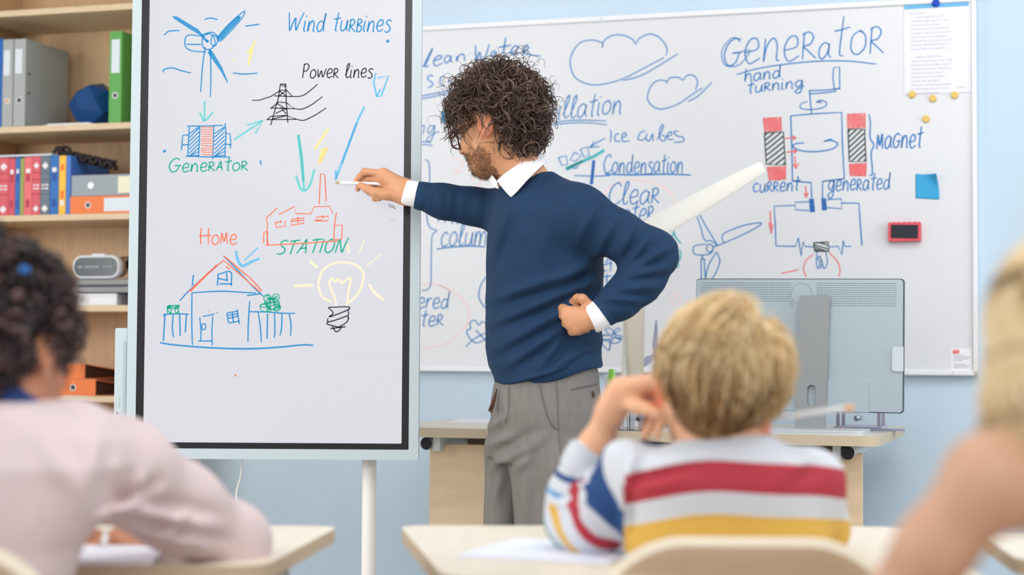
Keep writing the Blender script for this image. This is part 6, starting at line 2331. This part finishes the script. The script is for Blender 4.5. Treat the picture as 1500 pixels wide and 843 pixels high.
def along(C):
    sh, e1, w1 = arm[0], arm[2], arm[3]
    u = (C - sh) @ (e1 - sh) / ((e1 - sh) @ (e1 - sh))
    du = np.linalg.norm(C - sh - np.clip(u, 0, 1)[:, None] * (e1 - sh), axis=1)
    w = (C - e1) @ (w1 - e1) / ((w1 - e1) @ (w1 - e1))
    dw = np.linalg.norm(C - e1 - np.clip(w, 0, 1)[:, None] * (w1 - e1), axis=1)
    xs = (C[:, 0] - Q(1066, 700, 2.6)[0]) / .16
    z = C[:, 2] + np.where(xs < 0, .022, .015) * np.abs(xs) ** 2.2 + .002 * np.sin(xs * 5)
    return u, du, w, dw, z


def boy_region(C):
    u, du, w, dw, z = along(C)
    X, Y = proj(C)
    left = (X < 914) | ((du < .056) & (u > .12) & (X < 925) & (Y > 700))
    fore = (dw < du - .004) & (w > .28)
    res = np.where(left, np.where(fore, 2, 1), 0)
    return np.where((C[:, 1] > 2.643) & (X < 1000) & (Y < 690) & (X > 885), 3, res)


sh = S.build('striped_shirt', [TOR, UPA, FOR, CN], BOY, boy_region)
co = np.empty(len(sh.data.vertices) * 3, np.float32)
sh.data.vertices.foreach_get('co', co)
co = co.reshape(-1, 3) + np.array(ROOT[sh.name].translation)
u_, _, w_, _, z_ = along(co)
for nm, vals in (('z_along', z_), ('u_along', u_), ('w_along', w_)):
    at_ = sh.data.attributes.new(nm, 'FLOAT', 'POINT')
    at_.data.foreach_set('value', vals.astype(np.float32))
# rolled sleeve end and navy collar band
ad = (Q(875, 648, 2.672) - Q(852, 690, 2.68))
ad = ad / np.linalg.norm(ad)
p = arm[3] + ad * .008
MB().tube([p - ad * .030, p - ad * .01, p + ad * .006, p + ad * .009, p + ad * .004], [.0335, .0345, .0335, .030, .026], 24).build('sleeve_cuff', CW, sh, ang=70)
m = MB()
V = []
cn = Q(1068, 644, 2.585)
pts = [cn + np.array([.062 * math.cos(a), .056 * math.sin(a), .004 - .02 * math.cos(a) * .4 + .010 * math.sin(a)]) for a in np.linspace(0, 2 * math.pi, 28)]
m.tube(pts, .0075, 8, cap=False)
m.build('collar_band', CN, sh)
# hair: smooth under-cap and laid strands
BH = [mat('hair_pale_blond', (240, 216, 172), .45), mat('hair_blond', (208, 170, 114), .45), mat('hair_dark_blond', (146, 106, 66), .5), mat('hair_light_brown_boy', (98, 66, 42), .55)]
S = Solid(.005, .02)
S.ell(L(0, -.018, .048), np.array([.078, .100, .086]) * .93, HR)
S.ell(L(0, -.054, -.010), np.array([.056, .052, .060]) * .93, HR, k=.03)
S.build('hair', BH[2], BOY)


def laid(name, parent, L, R, s, center, radii, ok, whorl, n, length, lift, rad, mats, pick, seed, k=10, wave=.004, down=(0, 0, -1)):
    """short straight hair that lies along the head, combed away from a whorl"""
    g = np.random.default_rng(seed)
    P = []
    while len(P) < n:
        d = g.normal(size=3)
        d /= np.linalg.norm(d)
        if ok(center + d * radii, d):
            P.append(d)
    d = np.array(P)
    w = np.asarray(whorl, float)
    w = w / np.linalg.norm(w)
    path = np.empty((n, k, 3))
    cur = d.copy()
    sw = g.normal(0, .28, n)[:, None] + .35
    cid = (np.sin(d[:, 0] * 12 + seed + 2 * np.sin(d[:, 2] * 5)) + np.sin(d[:, 2] * 9 + d[:, 1] * 8 + 1.5 * np.sin(d[:, 0] * 7))) / 2
    clump = np.sin(cid * 5.5)
    Ls = length * g.uniform(.6, 1.2, n) / np.mean(radii)
    hgt = lift * (g.uniform(.35, .9, n) + .55 * clump)
    for i in range(k):
        t = i / (k - 1)
        r = radii * (1 + 0) + (hgt[:, None] * (math.sin(min(1, t * 1.5) * math.pi / 2)))
        path[:, i] = center + cur * r + wave * np.stack([np.sin(9 * t + clump * 4), 0 * clump, np.cos(7 * t + clump * 3)], 1) * t
        tan = cur - w
        tan = tan - (tan * cur).sum(1)[:, None] * cur
        tan /= np.linalg.norm(tan, axis=1)[:, None] + 1e-6
        sd = np.cross(cur, tan)
        dn = np.asarray(down, float) - (cur @ np.asarray(down, float))[:, None] * cur
        dirn = tan + sd * (sw + .5 * clump[:, None]) + dn * .5
        dirn /= np.linalg.norm(dirn, axis=1)[:, None] + 1e-6
        cur = cur + dirn * (Ls / (k - 1))[:, None]
        cur /= np.linalg.norm(cur, axis=1)[:, None]
    W = np.asarray(L(0, 0, 0)) + (path * s) @ R.T
    mi = pick(d - np.array([0, 0, 1.0]) * 0 + np.stack([0 * clump, 0 * clump, np.clip(.62 * clump, -.6, .6)], 1), g)
    return strands(name, parent, W, rad * g.uniform(.7, 1.4, n), mats, mi, 4)


def boy_ok(q, d):
    if q[1] > .055 and q[2] < .05:
        return False
    if q[2] < .002 and q[1] > -.025:
        return False
    if abs(q[0]) > .050 and q[2] < .048 and q[1] > -.048:
        return False
    return q[2] > -.045


def boy_pick(d, g):
    h_ = d[:, 2] + .25 * g.normal(size=len(d)) + .2 * np.sin(d[:, 0] * 9)
    return np.where(h_ > .70, g.choice(2, len(d), p=[.7, .3]), np.where(h_ > .30, g.choice(3, len(d), p=[.25, .5, .25]), np.where(h_ > -.05, g.choice([1, 2, 3], len(d), p=[.2, .5, .3]), g.choice([2, 3], len(d), p=[.35, .65]))))


laid('hair_strands', BOY, L, HR, .93, np.array([0, -.016, .045]), np.array([.081, .101, .090]), boy_ok, (.25, -.35, .9), 9000, .075, .026, .00085, BH, boy_pick, 5)
laid('hair_strands', BOY, L, HR, .93, np.array([0, -.054, -.010]), np.array([.057, .053, .061]), lambda q, d: d[1] < .1 and q[2] < .015 and q[2] > -.062, (.0, -.3, 1.3), 2600, .036, .009, .0008, BH, lambda d, g: g.choice([1, 2, 3], len(d), p=[.25, .4, .35]), 6)
# pencil behind his right ear
p0, p1 = Q(1128, 614, 2.56), Q(1251, 597, 2.50)
pen(p0, p1, .0042, [mat('pencil_clear_white', (226, 228, 230), .3), mat('pencil_end_peach', (228, 176, 130), .5)], 'white pencil with a peach end tucked behind the blond boy\'s ear', 'pencil', .10)
# his paper, and his chair
o = MB(Matrix.Translation(Vector(on_z(800, 808, ZD))) @ Matrix.Rotation(-.35, 4, 'Z'))
o.box(-.10, .14, -.13, .13, .0006, .0022)
o.box(-.098, .142, -.128, .132, .0024, .0036)
tag(o.build('exercise_sheets', mat('lined_paper', (228, 232, 246), .7)), 'white sheets of paper under the boy\'s elbow', 'paper')
cc = Q(1096, 790, 2.36)
chair(cc[0], 2.36, -.03, cc[2] + .004, .445, 'pale plywood chair the boy in the striped shirt sits on')


# ------------------------------------------------------------------ the girl in the pink sweater
GIRL = empty('person', (-.70, 2.28, 0), 'dark curly-haired girl in a pale pink sweater writing at the left desk', 'person')
HC, HR = Q(-2, 522, 2.34), frame((.32, .92, -.22), math.radians(6))
S = Solid(.0042, .02)
nk = Q(-15, 615, 2.30)
L = add_head(S, HC, HR, .96, True, nk, .050, True)
S.chain([(nk, .06), (Q(-60, 740, 2.28), .09), (Q(-70, 1000, 2.26), .10)], .04)
S.chain([(Q(120, 660, 2.34), .05), (Q(345, 800, 2.62), .038), (Q(215, 800, 2.70), .026), (Q(188, 797, 2.71), .022)], .03)
pc = Q(172, 793, 2.72)
S.cone(Q(190, 797, 2.71), pc, .022, .020)
for i in range(4):
    p0 = pc + np.array([-.006, -.02 + .014 * i, .008 - .002 * i])
    finger(S, [p0, p0 + (-.026, .0, .004), p0 + (-.040, .0, -.010), p0 + (-.036, .0, -.022)], .0085, .0068)
finger(S, [pc + (.004, -.02, .0), pc + (-.018, -.036, .0), pc + (-.034, -.030, -.008)], .0095, .007)
S.chain([(Q(-190, 690, 2.30), .05), (Q(-260, 830, 2.52), .038), (Q(-60, 810, 2.72), .024)], .03)
pc2 = Q(-40, 806, 2.74)
S.cone(Q(-60, 810, 2.72), pc2, .022, .020)
for i in range(4):
    p0 = pc2 + np.array([.006, -.02 + .014 * i, .0])
    finger(S, [p0, p0 + (.026, .0, .003), p0 + (.044, .0, -.004), p0 + (.056, .0, -.010)], .0085, .0068)
finger(S, [pc2 + (0, -.022, 0), pc2 + (.022, -.04, 0), pc2 + (.04, -.042, -.006)], .0095, .007)
for sx_ in (-1, 1):
    hip, kne = np.array([-.72 + sx_ * .09, 2.28, .51]), np.array([-.72 + sx_ * .10, 2.68, .51])
    S.chain([(Q(-70, 1000, 2.26), .10), (hip, .065), (kne, .05), (kne + (0, .02, -.41), .032)], .04)
    S.cone(kne + (0, .02, -.465), kne + (0, .13, -.47), .032, .026)
SK_G = skin('skin_brown', (196, 132, 98))
S.build('body', SK_G, GIRL)
add_eyes(L, HR, .96, GIRL)
MB().ball(L(.085, -.010, -.034), .0042, 12).build('ear_stud', mat('pearl', (238, 226, 220), .2), GIRL)
# sweater
PINK = mat('pink_wool', (224, 205, 206), .9, bump=.3, bscale=500, noise=.06, nscale=18)
S = Solid(.0048, .04)
S.loft(lv([(586, -75, 42, 2.30, .07), (592, -120, 78, 2.29, .085), (612, -170, 128, 2.29, .10), (640, -205, 165, 2.29, .115), (680, -222, 178, 2.28, .125), (740, -225, 160, 2.28, .13), (800, -222, 118, 2.27, .13),
           (860, -218, 98, 2.26, .13), (1000, -220, 90, 2.25, .14), (1060, -222, 92, 2.25, .14)]), k=.04)
S.chain([(Q(105, 655, 2.32), .066), (Q(180, 690, 2.40), .064), (Q(262, 745, 2.50), .058), (Q(338, 795, 2.60), .052), (Q(300, 812, 2.65), .040), (Q(222, 803, 2.70), .033)], .045)
S.chain([(Q(-185, 680, 2.30), .07), (Q(-255, 815, 2.50), .05), (Q(-90, 812, 2.70), .034)], .04)
S.post = folds([(170, 745, 320, 775, 12, .012), (150, 760, 240, 720, 9, .009), (180, 775, 330, 808, 10, .010), (140, 640, 120, 740, 14, .006), (215, 690, 190, 745, 9, .007), (60, 640, 110, 720, 16, .005), (275, 750, 240, 790, 8, .008)])
gs = S.build('pink_sweater', PINK, GIRL)
m = MB()
cn = Q(-14, 572, 2.305)
n = 30
V, Fc = [], []
for (h_, f) in ((-.012, 1.32), (.004, 1.22), (.020, 1.08), (.030, .98), (.026, .94), (.0, 1.0)):
    for k_ in range(n):
        a = 2 * math.pi * k_ / n
        V.append(cn + np.array([.058 * f * math.cos(a), .058 * f * math.sin(a), h_ - .016 * math.cos(a) + .004 * math.sin(a)]))
for i in range(5):
    for k_ in range(n):
        Fc.append((i * n + k_, i * n + (k_ + 1) % n, (i + 1) * n + (k_ + 1) % n, (i + 1) * n + k_))
m.add(V, Fc)
m.build('navy_collar', mat('collar_navy', (34, 64, 120), .8), gs, ang=None)
# hair
GH = [mat('hair_black_brown', (50, 40, 40), .5), mat('hair_cocoa', (84, 64, 62), .5), mat('hair_mauve_brown', (116, 92, 90), .5)]
S = Solid(.006, .02)
S.ell(L(0, -.020, .055), np.array([.090, .106, .094]) * .96, HR)
S.ell(L(0, -.062, -.010), np.array([.074, .062, .066]) * .96, HR, k=.04)
S.build('hair', GH[0], GIRL)


def girl_ok(q, d):
    if q[1] > .07 and q[2] < .05:
        return False
    if q[2] < .0 and q[1] > -.03:
        return False
    if abs(q[0]) > .066 and q[2] < .020 and q[1] > -.04:
        return False
    return q[2] > -.06


curls('hair_twists', GIRL, HC, HR, np.array([0, -.020, .055]), np.array([.088, .106, .096]), girl_ok, 720, .05, .0085, 2.0, .030, .020, .0032, GH, [.5, .35, .15], 21, 22, .96)
curls('hair_twists', GIRL, HC, HR, np.array([0, -.062, -.010]), np.array([.074, .064, .068]), lambda q, d: d[1] < .1 and q[2] < .01 and q[2] > -.062, 190, .035, .008, 1.8, .020, .010, .0028, GH, [.6, .3, .1], 22, 18, .96)
q = Q(36, 395, 2.235)
MB().box(q[0] - .006, q[0] + .006, q[1] - .004, q[1] + .004, q[2] - .005, q[2] + .005, .002).build('hair_clip', mat('clip_blue', (40, 120, 200), .4), GIRL)
# her notebook and pen, her chair
o = MB(Matrix.Translation(Vector(on_z(178, 822, ZD))) @ Matrix.Rotation(.06, 4, 'Z'))
o.box(-.10, .055, -.06, .14, .0006, .008)
tag(o.build('exercise_book', mat('notebook_white', (232, 232, 240), .6)), 'white exercise book under the hand of the girl in pink', 'notebook')
pen(on_z(152, 812, ZD) + np.array([0, 0, .0125]), Q(155, 782, 2.66), .0045, [WHITE, mat('silver_cap', (210, 212, 216), .3, metal=.4)], 'white pen held by the girl in the pink sweater', 'pen', .25)
cc = Q(-70, 797, 2.08)
chair(-.755, 2.08, .0, cc[2] + .006, .43, 'pale plywood chair the girl in the pink sweater sits on')

# ------------------------------------------------------------------ the long-haired girl close by on the right
G2 = empty('person', (.66, 1.42, 0), 'fair long-haired girl with bare arms at the right edge, closest to the camera', 'person')
HC, HR = Q(1592, 556, 1.52), frame((-.15, .95, -.2), math.radians(-4))
S = Solid(.0048, .02)
nk = Q(1640, 715, 1.47)
L = add_head(S, HC, HR, .95, True, nk, .048, True)
sh_ = Q(1452, 702, 1.46)
S.chain([(nk, .052), (Q(1710, 800, 1.47), .065), (Q(1720, 1150, 1.46), .08)], .04)
S.chain([(Q(1620, 735, 1.47), .048), (Q(1530, 710, 1.465), .038), (sh_, .037), (Q(1372, 800, 1.48), .031), (Q(1285, 925, 1.54), .032), (Q(1340, 985, 1.70), .027), (Q(1385, 990, 1.76), .022)], .022)
pc = Q(1405, 990, 1.78)
S.cone(Q(1385, 990, 1.76), pc, .022, .020)
for i in range(4):
    p0 = pc + np.array([.004, .004 + .014 * i - .02, .0])
    finger(S, [p0, p0 + (.026, .01, .004), p0 + (.046, .015, -.002), p0 + (.058, .018, -.009)], .0085, .0066)
finger(S, [pc + (0, -.02, 0), pc + (.02, -.038, .002), pc + (.038, -.036, -.004)], .0095, .007)
S.chain([(Q(1730, 760, 1.47), .06), (Q(1870, 735, 1.46), .047), (Q(1890, 900, 1.56), .038), (Q(1640, 900, 1.78), .024), (Q(1600, 898, 1.80), .020)], .04)
pc = Q(1585, 897, 1.81)
for i in range(4):
    p0 = pc + np.array([-.004, -.02 + .014 * i, .0])
    finger(S, [p0 + (.02, 0, 0), p0 + (-.026, .01, .004), p0 + (-.046, .015, -.002), p0 + (-.058, .018, -.009)], .0085, .0066)
for sx_ in (-1, 1):
    hip, kne = np.array([.57 + sx_ * .08, 1.46, .50]), np.array([.57 + sx_ * .10, 1.86, .50])
    S.chain([(Q(1720, 1150, 1.46), .08), (hip, .06), (kne, .045), (kne + (0, .02, -.40), .03)], .04)
    S.cone(kne + (0, .02, -.455), kne + (0, .13, -.46), .03, .025)
S.build('body', skin('skin_rosy', (214, 168, 138)), G2)
add_eyes(L, HR, .95, G2)
S = Solid(.006, .04)
S.loft(lv([(760, 1640, 1790, 1.47, .06), (800, 1590, 1850, 1.47, .085), (900, 1585, 1860, 1.47, .105), (1150, 1585, 1860, 1.46, .12), (1500, 1575, 1870, 1.46, .13)]), k=.03)
S.build('sleeveless_top', mat('cream_top', (226, 206, 190), .85), G2)
LH = [mat('hair_flaxen', (240, 220, 184), .5), mat('hair_honey', (226, 196, 144), .5), mat('hair_gold', (204, 168, 112), .5)]
S = Solid(.006, .03)
S.ell(L(0, -.016, .045), np.array([.086, .108, .094]) * .95, HR)
S.ell(L(0, -.07, -.03), np.array([.085, .05, .10]) * .95, HR, k=.05)
S.ell(L(0, -.080, -.09), np.array([.080, .035, .07]) * .95, HR, k=.05)
S.build('hair', LH[1], G2)
g = np.random.default_rng(31)
n, k_ = 4200, 16
aa = g.uniform(0, 2 * math.pi, n)
path = np.empty((n, k_, 3))
th0 = g.uniform(-1.9, 1.9, n)
for i in range(k_):
    t = i / (k_ - 1)
    ph = np.minimum(1, t * 1.9) * 1.75
    rr = 1.02 + .06 * g.uniform(0, 1, n) * 0 + .07 * np.abs(np.sin(aa * 3))
    x = .088 * np.sin(th0) * np.sin(ph) * rr
    y = -.016 - .108 * np.cos(th0) * np.sin(ph) * rr
    z = .045 + .096 * np.cos(ph) * rr
    dz = np.maximum(0, t - .5) * .22 * (.8 + .3 * np.cos(aa))
    x = x + .008 * np.sin(12 * t + aa) * t + .012 * np.sign(np.sin(th0)) * np.maximum(0, t - .5)
    y = np.where(y > .03, .03 + (y - .03) * .4, y)
    path[:, i] = np.stack([x, y - .01 * np.sin(6 * t + aa) * t, z - dz], 1)
W = np.asarray(L(0, 0, 0)) + (path * .95) @ HR.T
strands('hair_strands', G2, W, .0014 * g.uniform(.7, 1.3, n), LH, g.choice(3, n, p=[.45, .35, .2]), 4)
# her desk, paper and chair
ZE = .69
a = on_z(1432, 812, ZE)
pupil_desk([(.40, 1.66), (1.05, 1.62), (1.08, 1.98), (.46, 2.0)], ZE, 'pale wood pupil desk in front of the girl with long fair hair', .05)
pupil_desk([(.77, 2.60), (1.55, 2.60), (1.55, 3.0), (.82, 3.0)], ZD, 'pupil desk at the right edge, beyond the bare arm of the fair girl', .05)
o = MB(Matrix.Translation(Vector((1.0, 2.72, ZD))) @ Matrix.Rotation(.2, 4, 'Z')).box(-.09, .12, -.09, .15, .0006, .003).build('work_sheet', mat('print_paper', (0, 0, 0)))
tag(o, 'white sheet on the pupil desk at the right edge', 'paper')
chair(.575, 1.20, 0, .66, .42, 'pale plywood chair of the girl with long fair hair')
